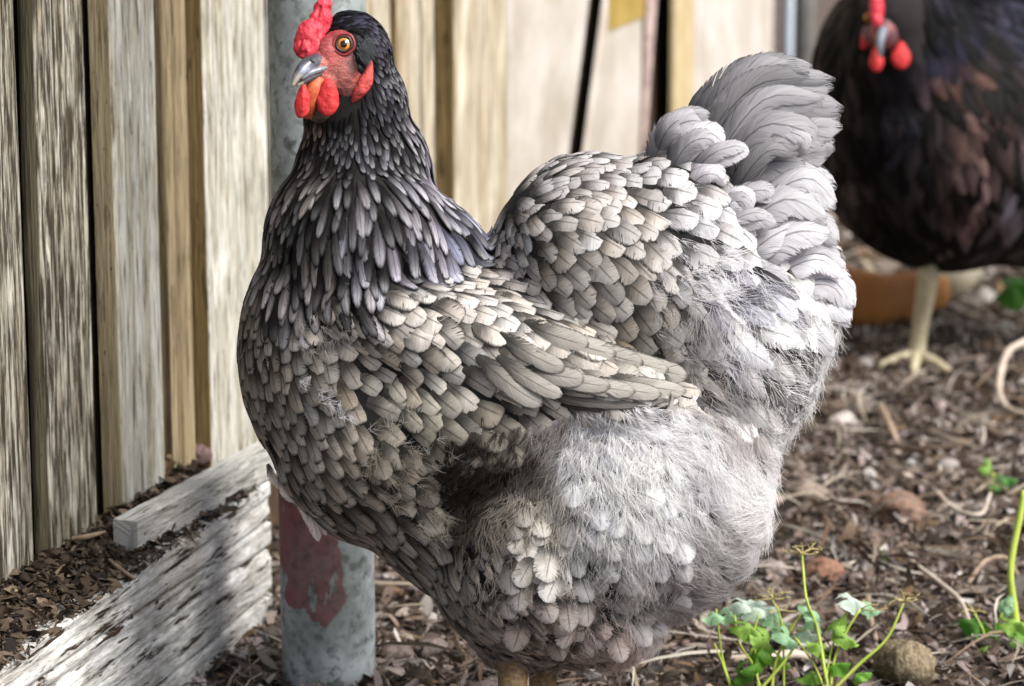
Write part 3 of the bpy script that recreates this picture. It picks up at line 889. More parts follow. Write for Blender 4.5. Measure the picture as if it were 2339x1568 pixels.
# ---------------------------------------------- the grey hen
SH = Space(1.80)
HEN = empty('grey_hen', (*(G(1190, 1868, 0.0))[:2], 0.0))
tag(HEN, 'grey hen with a dark neck and white fluffy belly standing before the board wall', 'hen')
ELL = [
    (800, 805, 0, 258, 335, 240), (885, 985, 0, 270, 270, 235, 25), (1130, 900, 0, 420, 320, 290),
    (1350, 610, 0, 235, 262, 225), (1530, 650, 0, 225, 315, 190), (1680, 790, 0, 195, 255, 150),
    (1430, 1130, 0, 325, 300, 280), (1190, 1270, -70, 215, 235, 185), (1180, 1260, 90, 205, 225, 170), (1560, 1000, 0, 215, 280, 170),
    (815, 560, 0, 215, 225, 190), (828, 400, 0, 155, 175, 130), (812, 260, -15, 120, 150, 105), (800, 135, -40, 96, 112, 80),
    (985, 560, 0, 155, 105, 165, 40), (1270, 1400, 0, 210, 120, 160), (975, 1200, 0, 335, 122, 185, 40), (1200, 1440, -20, 130, 95, 110), (1350, 1420, 0, 160, 105, 140), (1780, 720, 0, 120, 150, 60, -20),
    (1140, 812, -212, 430, 125, 100, 16), (1140, 812, 212, 430, 125, 100, 16), (835, 575, -55, 215, 205, 190),
    (1390, 640, -130, 240, 185, 130, 42), (1390, 640, 130, 240, 185, 130, 42),
    (1690, 450, 0, 90, 130, 24, 25),
]
BV, BF, BN = blob(ELL, 11, 14)
SB = Surf(BV, BF)


# x, y, dx, dy, L, W, lift, r,g,b, edge, tip, style
DK = (0.035, 0.036, 0.042)
HF = Field([
    # crown and nape
    (790, 45, .6, -.1, 26, 10, .25, .03, .03, .042, .2, .0, 1), (850, 90, .7, .6, 28, 10, .3, .032, .031, .045, .2, .1, 1), (900, 170, .55, .85, 44, 13, .25, .04, .038, .05, .4, .3, 1),
    (860, 230, .3, .95, 44, 13, .2, .018, .018, .024, .3, .1, 1), (700, 60, -.5, .6, 24, 10, .3, .02, .02, .03, .2, .0, 1), (690, 285, -.25, .95, 36, 13, .12, .17, .125, .09, .2, .0, 1),
    (950, 270, .5, .86, 80, 19, .16, .13, .12, .135, .7, .5, 1), (1000, 370, .58, .8, 105, 24, .14, .16, .15, .17, .7, .7, 1), (1070, 450, .75, .65, 120, 30, .12, .14, .14, .17, .65, .7, 1),
    (780, 300, .0, 1, 48, 13, .14, .02, .02, .024, .4, .2, 1), (860, 330, .2, .97, 66, 17, .15, .05, .05, .058, .65, .35, 1), (700, 350, -.25, .97, 62, 20, .12, .075, .068, .06, .6, .1, 1),
    (640, 450, -.3, .95, 75, 27, .10, .13, .12, .105, .55, .1, 1), (600, 560, -.22, .97, 80, 32, .09, .15, .14, .122, .5, .1, 1), (720, 440, -.1, 1, 92, 26, .13, .12, .115, .10, .75, .2, 1),
    (820, 450, .05, 1, 105, 28, .14, .15, .148, .145, .8, .35, 1), (920, 450, .3, .95, 110, 29, .14, .20, .195, .20, .75, .5, 1), (840, 570, .1, 1, 125, 32, .15, .21, .21, .22, .8, .4, 1),
    (960, 560, .35, .93, 125, 34, .15, .24, .24, .265, .75, .4, 1), (1040, 500, .6, .8, 125, 36, .13, .14, .145, .18, .6, .5, 1), (720, 580, .0, 1, 115, 30, .15, .13, .122, .10, .85, .2, 1),
    (800, 650, .1, .99, 115, 32, .15, .17, .165, .15, .85, .3, 1), (660, 660, .05, 1, 100, 34, .12, .19, .18, .16, .65, .15, 1),
    # breast
    (570, 700, .0, 1, 85, 34, .08, .24, .225, .20, .5, .1, 0), (620, 800, .12, .99, 84, 37, .08, .29, .27, .24, .45, .1, 0), (560, 860, .08, 1, 82, 34, .08, .25, .235, .21, .5, .1, 0),
    (690, 780, .25, .96, 75, 38, .10, .30, .28, .25, .35, .15, 0), (640, 960, .3, .95, 88, 40, .09, .29, .27, .235, .5, .1, 0), (740, 920, .45, .9, 90, 42, .10, .30, .28, .25, .4, .1, 0),
    (700, 1080, .5, .86, 100, 40, .09, .28, .26, .23, .5, .1, 0), (830, 1080, .72, .7, 110, 44, .11, .27, .25, .22, .5, .1, 0), (800, 1180, .6, .8, 115, 38, .09, .26, .24, .215, .5, .1, 0),
    (900, 1260, .68, .74, 120, 36, .09, .25, .235, .21, .5, .1, 0), (940, 1130, .75, .66, 95, 46, .13, .24, .215, .185, .4, .1, 0), (1000, 1380, .6, .8, 110, 36, .09, .23, .215, .20, .45, .1, 0),
    # wing
    (760, 730, .8, .6, 70, 42, .12, .40, .375, .33, .25, .3, 0), (900, 720, .85, .5, 78, 48, .10, .45, .43, .40, .22, .3, 0), (1030, 640, .85, .5, 78, 46, .09, .44, .42, .40, .25, .25, 0),
    (1130, 570, .9, .4, 76, 42, .09, .36, .34, .33, .3, .2, 0), (1180, 700, .85, .5, 88, 50, .09, .45, .43, .40, .22, .25, 0), (860, 860, .75, .66, 82, 50, .09, .45, .425, .365, .25, .2, 0),
    (1000, 820, .78, .62, 88, 54, .09, .50, .48, .43, .22, .2, 0), (1150, 830, .72, .68, 108, 58, .09, .50, .48, .44, .22, .2, 0), (950, 950, .78, .62, 92, 52, .09, .36, .34, .28, .35, .1, 0),
    (1100, 950, .8, .6, 115, 58, .09, .33, .31, .26, .3, .1, 0), (1330, 800, .93, .36, 120, 56, .08, .46, .44, .40, .22, .2, 0), (1480, 860, .98, .2, 110, 50, .07, .50, .49, .47, .2, .3, 0),
    # saddle
    (1180, 500, .75, .55, 80, 34, .10, .30, .28, .26, .25, .5, 0), (1230, 430, .85, -.1, 80, 36, .12, .36, .34, .34, .3, .6, 0), (1330, 380, .95, .0, 82, 40, .14, .36, .34, .34, .3, .8, 0),
    (1430, 360, 1, .05, 84, 46, .15, .42, .41, .41, .3, .8, 0), (1300, 480, .85, .4, 84, 46, .15, .38, .36, .34, .25, .6, 0), (1420, 480, .85, .45, 86, 50, .15, .36, .335, .31, .3, .6, 0),
    (1260, 590, .65, .7, 84, 48, .15, .28, .255, .22, .3, .4, 0), (1370, 620, .65, .7, 94, 52, .14, .30, .275, .245, .3, .35, 0), (1490, 580, .7, .6, 98, 58, .12, .40, .385, .37, .25, .3, 0),
    (1400, 740, .6, .8, 95, 54, .14, .26, .235, .20, .3, .3, 0), (1500, 740, .6, .75, 100, 58, .11, .33, .31, .285, .3, .3, 0), (1550, 420, .95, .2, 95, 56, .14, .52, .52, .54, .2, .6, 0),
    (1600, 520, .9, .3, 100, 60, .12, .58, .58, .61, .15, .4, 0),
    # rump, thigh, belly: under the down
    (1680, 700, .75, .55, 130, 58, .16, .62, .62, .65, .05, .5, 1), (1820, 780, .75, .55, 130, 56, .18, .80, .80, .82, .05, .5, 1), (1700, 900, .6, .75, 120, 54, .15, .60, .59, .60, .05, .4, 1), (1800, 900, .65, .7, 120, 54, .16, .72, .72, .74, .05, .4, 1),
    (1450, 1000, .7, .7, 60, 40, .1, .50, .50, .50, .1, .2, 0), (1080, 1100, .5, .85, 60, 32, .12, .05, .042, .035, .3, .1, 0), (1060, 1180, .5, .85, 60, 32, .12, .06, .05, .04, .3, .1, 0), (1080, 1230, .35, .93, 80, 30, .14, .24, .215, .185, .5, .3, 1),  # near-black tints paint in the shade below the wing
    (1180, 1220, .25, .96, 80, 44, .12, .42, .40, .37, .25, .3, 0), (1300, 1200, .2, .97, 80, 46, .12, .52, .51, .50, .15, .2, 0), (1120, 1350, .55, .83, 100, 34, .12, .30, .27, .23, .5, .3, 1),
    (1250, 1360, .45, .9, 90, 46, .10, .31, .285, .25, .4, .2, 0), (1370, 1380, .4, .9, 80, 44, .10, .42, .40, .38, .25, .2, 0), (1600, 1200, .6, .8, 70, 40, .10, .48, .47, .47, .1, .2, 0),
    (1180, 1460, .6, .8, 100, 34, .10, .20, .18, .155, .5, .2, 1), (1350, 1470, .6, .7, 80, 40, .1, .32, .29, .27, .3, .2, 0),
])
SPC = Field([(x, y, s) for x, y, s in (
    (790, 45, 9), (850, 90, 9), (700, 60, 9), (900, 170, 12), (780, 290, 13), (690, 270, 13), (860, 330, 17), (950, 270, 17), (700, 370, 20), (1000, 370, 21), (640, 450, 25), (600, 560, 28), (820, 450, 25), (920, 450, 25),
    (840, 570, 30), (960, 560, 31), (1060, 480, 29), (720, 580, 29), (660, 660, 31), (800, 650, 30), (570, 700, 30), (620, 800, 33), (560, 860, 30), (690, 780, 33), (640, 960, 35), (740, 920, 37), (700, 1080, 36),
    (830, 1080, 41), (800, 1180, 36), (900, 1260, 36), (940, 1130, 42), (1000, 1380, 36), (760, 730, 34), (900, 720, 38), (1030, 640, 38), (1130, 570, 35), (1180, 700, 41), (860, 860, 41), (1000, 820, 43), (1150, 830, 47),
    (950, 950, 43), (1100, 950, 47), (1330, 800, 46), (1480, 860, 44), (1180, 500, 31), (1230, 430, 33), (1330, 380, 37), (1430, 360, 41), (1300, 480, 40), (1420, 480, 43), (1260, 590, 42), (1370, 620, 46), (1490, 580, 50),
    (1400, 740, 46), (1500, 740, 50), (1550, 420, 50), (1600, 520, 52), (1680, 700, 50), (1820, 800, 46), (1700, 900, 48), (1450, 1000, 40), (1100, 1120, 32), (1080, 1230, 33), (1180, 1220, 40), (1300, 1200, 42),
    (1120, 1350, 34), (1250, 1360, 40), (1370, 1380, 40), (1600, 1200, 42), (1180, 1460, 34), (1350, 1470, 38))])
FACE = [(652, 20), (700, -10), (745, 15), (745, 70), (790, 66), (830, 96), (852, 140), (848, 190), (815, 245), (775, 275), (690, 272), (650, 200)]
TAILZ = [(1630, 470), (1640, 200), (2000, 100), (2000, 640), (1760, 600)]
def keep_pts(P):
    m = in_poly(P[:, 0], P[:, 1], FACE) & (P[:, 2] < -15)
    return ~m & ~in_poly(P[:, 0], P[:, 1], TAILZ)
pts = surface_points(SB, lambda x, y, z: float(SPC(x, y)[0]) * (1.0 if z < 60 else 1.5) * (1.0 if (340 < y < 700 and 640 < x < 1040) else 0.85), 90000, 5, keep_pts)
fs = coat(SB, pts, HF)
# the tufts of down leave the fluffy flank without hard vanes
FLUFFZ = [(1230, 985), (1300, 940), (1450, 930), (1590, 930), (1575, 800), (1650, 640), (1790, 620), (1980, 720), (1980, 1300), (1650, 1420), (1380, 1540), (1430, 1400), (1420, 1310), (1310, 1260), (1240, 1180), (1190, 1080)]
bin_ = in_poly(BV[:, 0], BV[:, 1], FLUFFZ)
add('body', SH.w(BV), BF, m_attr('under_plumage', 0.9, 200, 0.3, 0.4), HEN, cols={'tint': np.where(bin_[:, None], (0.84, 0.84, 0.84), (0.008, 0.008, 0.008))})  # near-black core paints the shade between feathers; pale where the down lies
soft, hard = [], []
for f in fs:
    fl = in_poly(f['p'][0], f['p'][1], FLUFFZ)
    (soft if fl else hard).append(f)
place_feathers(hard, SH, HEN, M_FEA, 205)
V, F, uv, c = merge_feathers(soft, SH)
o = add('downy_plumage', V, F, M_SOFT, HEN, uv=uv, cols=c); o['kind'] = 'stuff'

# long feathers of the tail and wing, drawn one by one
def quill(path, wd, tint, edge=0.1, tip=0.3, style=2, camber=0.25, nrm=(0, 0, -1), roll=0.0, n=12, name='tail_feather', parent=None, mat=None, space=None):
    sp = catmull(path, n)
    T = np.linspace(0, 1, n) ** 0.8
    nr = np.tile(np.array(nrm, float), (n, 1)); tg = np.gradient(sp, axis=0); tg /= np.linalg.norm(tg, axis=1)[:, None]
    nr -= tg * (nr * tg).sum(1)[:, None]; nr /= np.linalg.norm(nr, axis=1)[:, None]
    sd = np.cross(tg, nr); nr = nr * math.cos(roll) + sd * math.sin(roll)
    v, f, uv = make_feather(sp, nr, wd, style, camber, T, 6)
    return dict(v=v, f=f, uv=uv, tint=np.array(tint), fp=(edge, tip, random.random()), p=sp[0], n=nr[0], size=1)
def put(fd, name, parent, mat, space):
    V, F, uv, c = merge_feathers([fd], space)
    return add(name, V, F, mat, parent, uv=uv, cols=c)
LAV = np.array((0.335, 0.325, 0.35))
tail = [  # path (x,y,z), width, tone, roll
    ([(1590, 420, 40), (1640, 260, 40), (1740, 170, 35), (1860, 165, 30)], 95, .75, .2), ([(1600, 440, 30), (1660, 300, 25), (1760, 205, 20), (1905, 200, 15)], 100, .85, .2),
    ([(1620, 460, 20), (1690, 340, 10), (1790, 250, 5), (1928, 250, 0)], 105, .95, .1), ([(1640, 480, 10), (1720, 380, 0), (1820, 300, -5), (1925, 290, -8)], 100, .9, 0),
    ([(1660, 500, 5), (1740, 430, -5), (1820, 360, -12), (1895, 345, -15)], 95, .95, -.1),
    ([(1590, 430, -30), (1640, 290, -40), (1730, 195, -42), (1850, 178, -40)], 74, .8, .3), ([(1610, 440, -30), (1660, 330, -44), (1750, 235, -50), (1880, 240, -45)], 78, .95, .2),
    ([(1640, 470, -40), (1680, 350, -58), (1750, 285, -66), (1838, 300, -60), (1845, 330, -55)], 74, 1.05, .2),
    ([(1660, 480, -40), (1700, 400, -60), (1760, 330, -66), (1830, 335, -64)], 60, 1.0, .1),
    ([(1480, 400, -60), (1520, 310, -72), (1570, 278, -76), (1620, 280, -72)], 66, 1.3, .2), ([(1520, 420, -75), (1570, 330, -88), (1620, 305, -90), (1655, 330, -86)], 64, 1.3, .1),
    ([(1560, 450, -80), (1620, 370, -95), (1680, 345, -98), (1712, 352, -95)], 52, 1.3, .1), ([(1540, 470, -90), (1590, 400, -105), (1630, 385, -108), (1655, 410, -104)], 54, 1.35, 0),
    ([(1680, 540, -5), (1740, 440, -22), (1820, 392, -28), (1885, 400, -26)], 90, 1.05, 0), ([(1660, 520, 10), (1750, 400, 0), (1830, 340, -6), (1908, 340, -8)], 95, .9, 0),
    ([(1620, 560, 0), (1730, 440, -20), (1830, 395, -25), (1912, 430, -20)], 92, 1.25, 0), ([(1640, 580, -10), (1740, 470, -40), (1840, 420, -45), (1908, 480, -40)], 86, 1.3, 0),
    ([(1650, 590, -40), (1710, 510, -64), (1800, 455, -70), (1890, 500, -62)], 84, 1.2, 0), ([(1600, 540, -80), (1660, 470, -98), (1700, 450, -100), (1715, 480, -96)], 60, 1.4, 0),
    ([(1620, 480, -60), (1690, 445, -78), (1745, 435, -80), (1768, 448, -78)], 46, 1.2, 0), ([(1600, 570, -85), (1670, 520, -102), (1730, 500, -104), (1775, 515, -100)], 46, 1.4, 0),
    ([(1660, 650, -20), (1750, 560, -50), (1850, 510, -55), (1915, 560, -50)], 88, 1.3, 0), ([(1680, 640, -60), (1740, 570, -78), (1820, 530, -82), (1900, 535, -78)], 88, 1.15, 0),
    ([(1680, 720, -10), (1780, 620, -40), (1870, 580, -45), (1930, 620, -40)], 84, 1.45, 0), ([(1640, 680, -80), (1720, 625, -96), (1775, 635, -98), (1798, 678, -94)], 46, 1.4, 0),
    ([(1600, 440, -10), (1650, 330, -14), (1720, 240, -16), (1800, 200, -14)], 70, .7, .3), ([(1620, 470, -15), (1690, 400, -20), (1760, 370, -20), (1840, 372, -18)], 80, .72, .1),
    ([(1700, 760, 0), (1810, 660, -30), (1900, 640, -34), (1950, 705, -30)], 88, 1.5, 0), ([(1700, 800, 0), (1800, 720, -30), (1890, 690, -34), (1945, 735, -30)], 76, 1.55, 0),
    ([(1700, 840, -30), (1790, 770, -60), (1860, 760, -62), (1905, 800, -58)], 74, 1.5, 0), ([(1660, 740, -70), (1740, 690, -86), (1810, 690, -88), (1850, 730, -84)], 66, 1.45, 0),
    ([(1690, 900, -20), (1770, 840, -50), (1830, 850, -52), (1862, 900, -48)], 70, 1.4, 0), ([(1650, 960, -30), (1720, 910, -60), (1780, 920, -62), (1822, 965, -58)], 66, 1.25, 0),
]
for i, (pa, wd, tn, rl) in enumerate(tail):
    t = LAV * (tn * 1.25 if tn > 1.1 else tn * 0.86) * random.uniform(0.72, 1.22); t = np.minimum(t, 0.72)
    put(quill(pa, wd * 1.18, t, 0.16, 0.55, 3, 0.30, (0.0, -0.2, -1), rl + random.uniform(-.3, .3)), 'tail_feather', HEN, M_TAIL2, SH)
    jx, jy = random.uniform(-10, 4), random.choice([-1, 1]) * random.uniform(12, 20)
    t2 = np.minimum(t * random.choice([0.62, 0.8, 1.15]), 0.75)
    q = [(x + jx, y + jy * (.4 + .2 * m_), z + random.choice([-7, 9])) for m_, (x, y, z) in enumerate(pa)]
    put(quill(q, wd * 0.85, t2, 0.16, 0.6, 3, 0.34, (0.0, -0.25, -1), rl + random.uniform(-.3, .3)), 'tail_feather', HEN, M_TAIL2, SH)
    # its fellow on the far side of the bird
    if i in (0, 1, 2, 3, 13, 19, 21, 23):
        q = [(x - 14, y + 6, -z + 90) for x, y, z in pa]
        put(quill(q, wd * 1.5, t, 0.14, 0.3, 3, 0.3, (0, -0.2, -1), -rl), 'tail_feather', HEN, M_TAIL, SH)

def snap(path, off):
    out = []
    for i, (x, y) in enumerate(path):
        c, n = SB.front(x, y)
        z = (c[2] if c is not None else (out[-1][2] + off if out else -200)) - off * (0.25, .7, 1, 1.1)[i]
        if out: z = min(max(z, out[-1][2] - 25), out[-1][2] + 35)
        out.append((x, y, z))
    return out
WG = np.array((0.46, 0.445, 0.415))
wing = [ # path, width, tone, offset
    ([(1230, 905), (1320, 925), (1420, 932), (1500, 925)], 26, .22, 6), ([(1220, 890), (1300, 912), (1400, 922), (1530, 914)], 28, .34, 9)]
for j, (tx, ty) in enumerate(((1572, 862), (1568, 896), (1528, 848), (1512, 902), (1470, 832), (1452, 896), (1408, 812), (1395, 884), (1345, 790), (1335, 868), (1290, 845), (1285, 905), (1240, 925))):
    ln = 190 if j < 8 else 150
    sl = (0.30, 0.14)[j % 2] if j < 10 else (0.5, .55, .7)[j - 10]
    wing.append(([(tx - ln, ty - ln * sl - 8), (tx - ln * .66, ty - ln * sl * .6 - 3), (tx - ln * .33, ty - ln * sl * .25 - 2), (tx, ty)], (50, 46)[j % 2] * random.uniform(.9, 1.15), random.uniform(.86, 1.08), 12 + j * 1.3))
wing += [([(1190, 600), (1250, 660), (1310, 715), (1340, 745)], 46, .75, 20), ([(1180, 650), (1240, 700), (1310, 750), (1365, 780)], 46, .62, 18)]
WG = WG * np.array((.90, .87, .84))
for pa, wd, tn, of in wing:
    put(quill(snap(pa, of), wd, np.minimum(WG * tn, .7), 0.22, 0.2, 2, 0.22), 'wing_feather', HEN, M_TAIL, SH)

# down
DIRS = Field([(x, y, dx, dy, L, a, b, c) for x, y, dx, dy, L, a, b, c in (  # white down; brighter centre and dimmer surround paint in a sunlit patch
    (1250, 980, -.4, .5, 36, .30, .28, .28), (1130, 1080, -.2, .9, 36, .07, .06, .05), (1060, 1050, -.2, .9, 36, .05, .045, .04), (1080, 1160, -.2, .9, 36, .06, .05, .042), (1180, 1030, -.2, .9, 36, .12, .105, .10), (1200, 1110, -.1, .95, 38, .26, .24, .22), (1150, 1200, -.1, .95, 38, .22, .20, .18), (1330, 1010, -.1, .8, 40, .58, .58, .60), (1450, 980, .3, .6, 42, .62, .62, .65),  # near-black points paint the shade under the wing and beside the thigh
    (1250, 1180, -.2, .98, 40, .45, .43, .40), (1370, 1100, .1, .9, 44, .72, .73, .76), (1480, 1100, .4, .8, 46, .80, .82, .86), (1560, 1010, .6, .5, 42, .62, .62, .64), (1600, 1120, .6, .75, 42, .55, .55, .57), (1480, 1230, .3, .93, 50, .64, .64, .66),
    (1380, 1230, .05, 1, 46, .60, .60, .60), (1700, 1150, .8, .5, 44, .66, .65, .67), (1620, 1250, .6, .8, 42, .46, .45, .46), (1450, 1370, .3, .95, 44, .52, .50, .50), (1560, 1350, .55, .8, 40, .36, .34, .35), (1380, 1450, .5, .85, 34, .42, .36, .34),
    (1250, 1470, .4, .9, 34, .26, .22, .20), (1640, 650, .7, .5, 48, .60, .60, .64), (1700, 620, .7, .3, 50, .60, .60, .65), (1600, 760, .6, .75, 46, .36, .35, .36), (1700, 800, .6, .7, 50, .58, .58, .62),
    (1800, 850, .6, .7, 46, .70, .70, .73), (1620, 900, .4, .9, 46, .36, .34, .34), (1700, 960, .5, .85, 46, .42, .40, .40), (1780, 960, .6, .7, 40, .68, .67, .68), (1600, 560, .8, .4, 40, .60, .60, .63))])
def down(poly, sp, seed, per, nz=-0.1, rad=0.7, off=4, name='down', lk=1.0):
    P = surface_points(SB, lambda x, y, z: sp, 40000, 0, lambda P: in_poly(P[:, 0], P[:, 1], poly) & (P[:, 2] < 120), seed)
    R, D, Nn, L, T = [], [], [], [], []
    for p in P:
        f = DIRS(p[0], p[1]); c, n = SB.near(p)
        k = fbm(p[0] / 55, p[1] / 55, 0, seed, 2)
        an = (float(vnoise(p[0] / 45, p[1] / 45, 0, seed + 3)) - 0.5) * 1.8
        d = np.array([f[0] * math.cos(an) - f[1] * math.sin(an), f[0] * math.sin(an) + f[1] * math.cos(an), 0]); d -= n * np.dot(d, n); d /= np.linalg.norm(d) + 1e-6
        R.append(c + n * off * rng.uniform(0.2, 2.2)); D.append(d); Nn.append(n); L.append(f[2] * lk * (0.8 + 0.5 * float(k))); T.append(np.minimum(np.array(f[3:6]) ** 1.2 * np.array((1.46, 1.45, 1.43)) * (0.74 + 0.6 * float(k)), 0.92))
    return strands(name, np.array(R), np.array(D), np.array(Nn), np.array(L), np.array(T), SH, M_FLUFF, HEN, rad, 5, 0.42, per, seed)
BELLY = [(1230, 985), (1300, 940), (1450, 930), (1600, 940), (1640, 1010), (1800, 990), (1980, 900), (1980, 1300), (1650, 1420), (1380, 1540), (1430, 1400), (1420, 1310), (1310, 1260), (1240, 1180), (1190, 1080)]
RUMP = [(1570, 800), (1560, 620), (1640, 560), (1760, 640), (1990, 720), (1980, 1000), (1620, 1010)]
down(BELLY, 12.0, 21, 27, rad=0.56)
down(RUMP, 17.0, 25, 16, rad=0.5, lk=1.15)
down([(1480, 600), (1560, 420), (1680, 520), (1640, 820), (1560, 840), (1500, 760)], 26.0, 26, 9, rad=0.45, off=9, lk=0.8)
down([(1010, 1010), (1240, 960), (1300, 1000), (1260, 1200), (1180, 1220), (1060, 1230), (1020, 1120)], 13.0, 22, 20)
down([(1040, 1200), (1250, 1180), (1430, 1250), (1450, 1420), (1370, 1560), (1100, 1560), (1060, 1400)], 19.0, 24, 12, rad=0.5, lk=0.85, off=7)
# broad loose down feathers lying over the fluff, and tighter white tufts between them
cand = surface_points(SB, lambda x, y, z: 46.0, 20000, 0, lambda P: in_poly(P[:, 0], P[:, 1], [(1130, 1180), (1300, 1080), (1500, 1120), (1560, 1260), (1480, 1420), (1300, 1470), (1150, 1400)]) & (P[:, 2] < -60), 61)
for c0 in cand:
    f = DIRS(c0[0], c0[1]); c, n = SB.near(c0); an = random.gauss(0, .3)
    dd = np.array([f[0] * math.cos(an) - f[1] * math.sin(an), f[0] * math.sin(an) + f[1] * math.cos(an), 0.0]); dd -= n * np.dot(dd, n); dd /= np.linalg.norm(dd)
    L = random.uniform(60, 88); pa = [tuple(c + dd * L * t + n * (8 + 16 * t - 9 * t * t)) for t in (0, .35, .7, 1)]
    tn = np.minimum(np.array(f[3:6]) ** 1.15 * 1.3 * random.uniform(.75, 1.1), .85)
    put(quill(pa, L * random.uniform(.6, .8), tn, 0.05, 0.35, 0, 0.35, n), 'down_feather', HEN, M_SOFT, SH)
down([(1230, 1000), (1450, 950), (1600, 980), (1720, 1080), (1600, 1250), (1400, 1250), (1260, 1160)], 30.0, 62, 34, rad=0.5, lk=1.25, off=7)
# loose wisps at the bend of the wing and on the flank
def wisps(centres, seed, tint, n=10, sc=20, L=34, per=12, off=14, dirn=(0.5, -0.6), name='down_wisp', rad=0.55):
    r = np.random.default_rng(seed); R, D, Nn = [], [], []
    for cx, cy in centres:
        for _ in range(n):
            x, y = cx + r.normal(0, sc), cy + r.normal(0, sc); c, nn = SB.front(x, y)
            if c is None: continue
            a = r.uniform(-1.3, 1.3); d = np.array([dirn[0] * math.cos(a) - dirn[1] * math.sin(a), dirn[0] * math.sin(a) + dirn[1] * math.cos(a), 0]); d -= nn * np.dot(d, nn); d /= np.linalg.norm(d)
            R.append(c + nn * off * r.uniform(0.7, 1.6)); D.append(d); Nn.append(nn)
    strands(name, np.array(R), np.array(D), np.array(Nn), np.full(len(R), float(L)), np.tile(tint, (len(R), 1)), SH, M_FLUFF, HEN, rad, 5, 0.7, per, seed)
wisps([(700, 740), (745, 770), (730, 800), (790, 770)], 31, (.36, .34, .32), 4, 18, 30, 10, 10, (0.7, 0.6))
wisps([(720, 885), (735, 910), (790, 960), (770, 930)], 32, (.62, .63, .66), 3, 14, 30, 9, 10, (0.7, 0.7))
wisps([(880, 960), (930, 1000), (960, 1030), (1000, 1060), (910, 960)], 33, (.42, .40, .37), 3, 22, 36, 10, 10, (0.4, -0.8))
# soft round downy feathers between breast and thigh
for x, y, d, L, wd, tn in ((858, 1035, (.4, 1), 66, 54, (.26, .23, .19)), (925, 1020, (.5, 1), 60, 50, (.24, .21, .175)), (950, 1100, (.6, .8), 74, 60, (.20, .175, .145)), (893, 1105, (.8, .5), 62, 48, (.21, .19, .165)),
                     (960, 1165, (.6, .8), 74, 56, (.21, .19, .165))):
    c, n = SB.front(x, y); dd = np.array([d[0], d[1], 0.0]); dd -= n * np.dot(dd, n); dd /= np.linalg.norm(dd)
    pa = [tuple(c + dd * L * t + n * (12 + 14 * t - 8 * t * t)) for t in (0, .35, .7, 1)]
    put(quill(pa, wd, tn, 0.25, 0.15, 0, 0.35, n), 'down_feather', HEN, M_SOFT, SH)
wisps([(870, 1040), (930, 1050), (960, 1110), (900, 1110), (970, 1170), (1010, 1200)], 35, (.30, .27, .23), 7, 20, 34, 12, 20, (0.5, 0.9), rad=0.45)
# pale torn breast feathers hanging below, before the pole
for pa, wd in (([(640, 1080, -20), (650, 1120, -30), (672, 1150, -34)], 26), ([(665, 1110, -30), (690, 1150, -40), (705, 1200, -44)], 28), ([(690, 1140, -34), (715, 1190, -46), (728, 1238, -48)], 36), ([(612, 1060, -10), (622, 1090, -18), (640, 1118, -20)], 20), ([(705, 1160, -34), (735, 1190, -40), (745, 1225, -42)], 26)):
    put(quill(pa, wd, (.62, .52, .47), 0.05, 0.3, 1, 0.2), 'down_feather', HEN, M_SOFT, SH)

# ---- head
FV, FF_, _ = blob([(770, 152, -92, 58, 72, 40, -10), (800, 190, -82, 46, 58, 38), (722, 150, -112, 30, 30, 28), (745, 185, -100, 38, 38, 34), (775, 105, -96, 40, 38, 30), (735, 240, -78, 40, 44, 40), (752, 120, -108, 30, 40, 24)], 4, 5,
                  lambda a: 4.0 * (fbm(a[:, 0] / 9, a[:, 1] / 5, a[:, 2] / 9, 5, 3) - 0.5))
def m_face():
    N = NT('hen_face_skin')
    co = N.n('ShaderNodeTexCoord').outputs['Object']
    tc = N.n('ShaderNodeAttribute', attribute_name='tint').outputs['Color']
    w = N.noise(N.map(co, (1, 1, 2.2)), 330, 5, 0.65, 0.6)
    c = N.mix(N.sstep(w, 0.42, 0.62), tc, N.mix(0.5, tc, (0.05, 0.03, 0.035)))
    w2 = N.noise(co, 900, 2, 0.5)
    c = N.mix(N.sstep(w2, 0.62, 0.7), c, (0.03, 0.025, 0.03))
    N.base(c); N.set(Roughness=0.42)
    N.bsdf.inputs['Subsurface Weight'].default_value = 0.1; N.bsdf.inputs['Subsurface Radius'].default_value = (1, .3, .2); N.bsdf.inputs['Subsurface Scale'].default_value = 0.002
    N.bump(w, 0.9, 0.0009)
    return N.m
def shade_face(V):
    f = Field([(790, 110, .40, .05, .05), (760, 125, .50, .09, .08), (735, 150, .50, .12, .10), (780, 170, .36, .10, .08), (810, 150, .20, .07, .06), (820, 120, .07, .04, .045), (760, 80, .30, .04, .04), (775, 215, .22, .07, .06), (740, 235, .30, .06, .04),
               (700, 240, .50, .10, .03), (735, 190, .50, .09, .06), (825, 180, .50, .07, .05), (730, 270, .12, .08, .06), (800, 240, .05, .03, .03)], 2.0)
    return np.array([f(x, y) for x, y in V[:, :2]])
add('face', SH.w(FV), FF_, m_face(), HEN, cols={'tint': shade_face(FV)})
CV, CF, _ = blob([(736, 18, -74, 20, 24, 16, 25), (730, 55, -80, 26, 42, 19, 18), (708, 88, -94, 34, 42, 22, 14), (700, 112, -102, 28, 24, 20), (722, 112, -102, 24, 22, 18), (748, 8, -70, 10, 12, 11)], 2.5, 8,
                 lambda a: 2.0 + 9.0 * (fbm(a[:, 0] / 13, a[:, 1] / 19, a[:, 2] / 13, 15, 3) - 0.5) - 4.5 * np.clip((vnoise(a[:, 0] / 7.5 + a[:, 1] / 30, a[:, 1] / 26, a[:, 2] / 12, 17) - 0.55) / 0.2, 0, 1))
add('comb', SH.w(CV), CF, M_COMB, HEN)
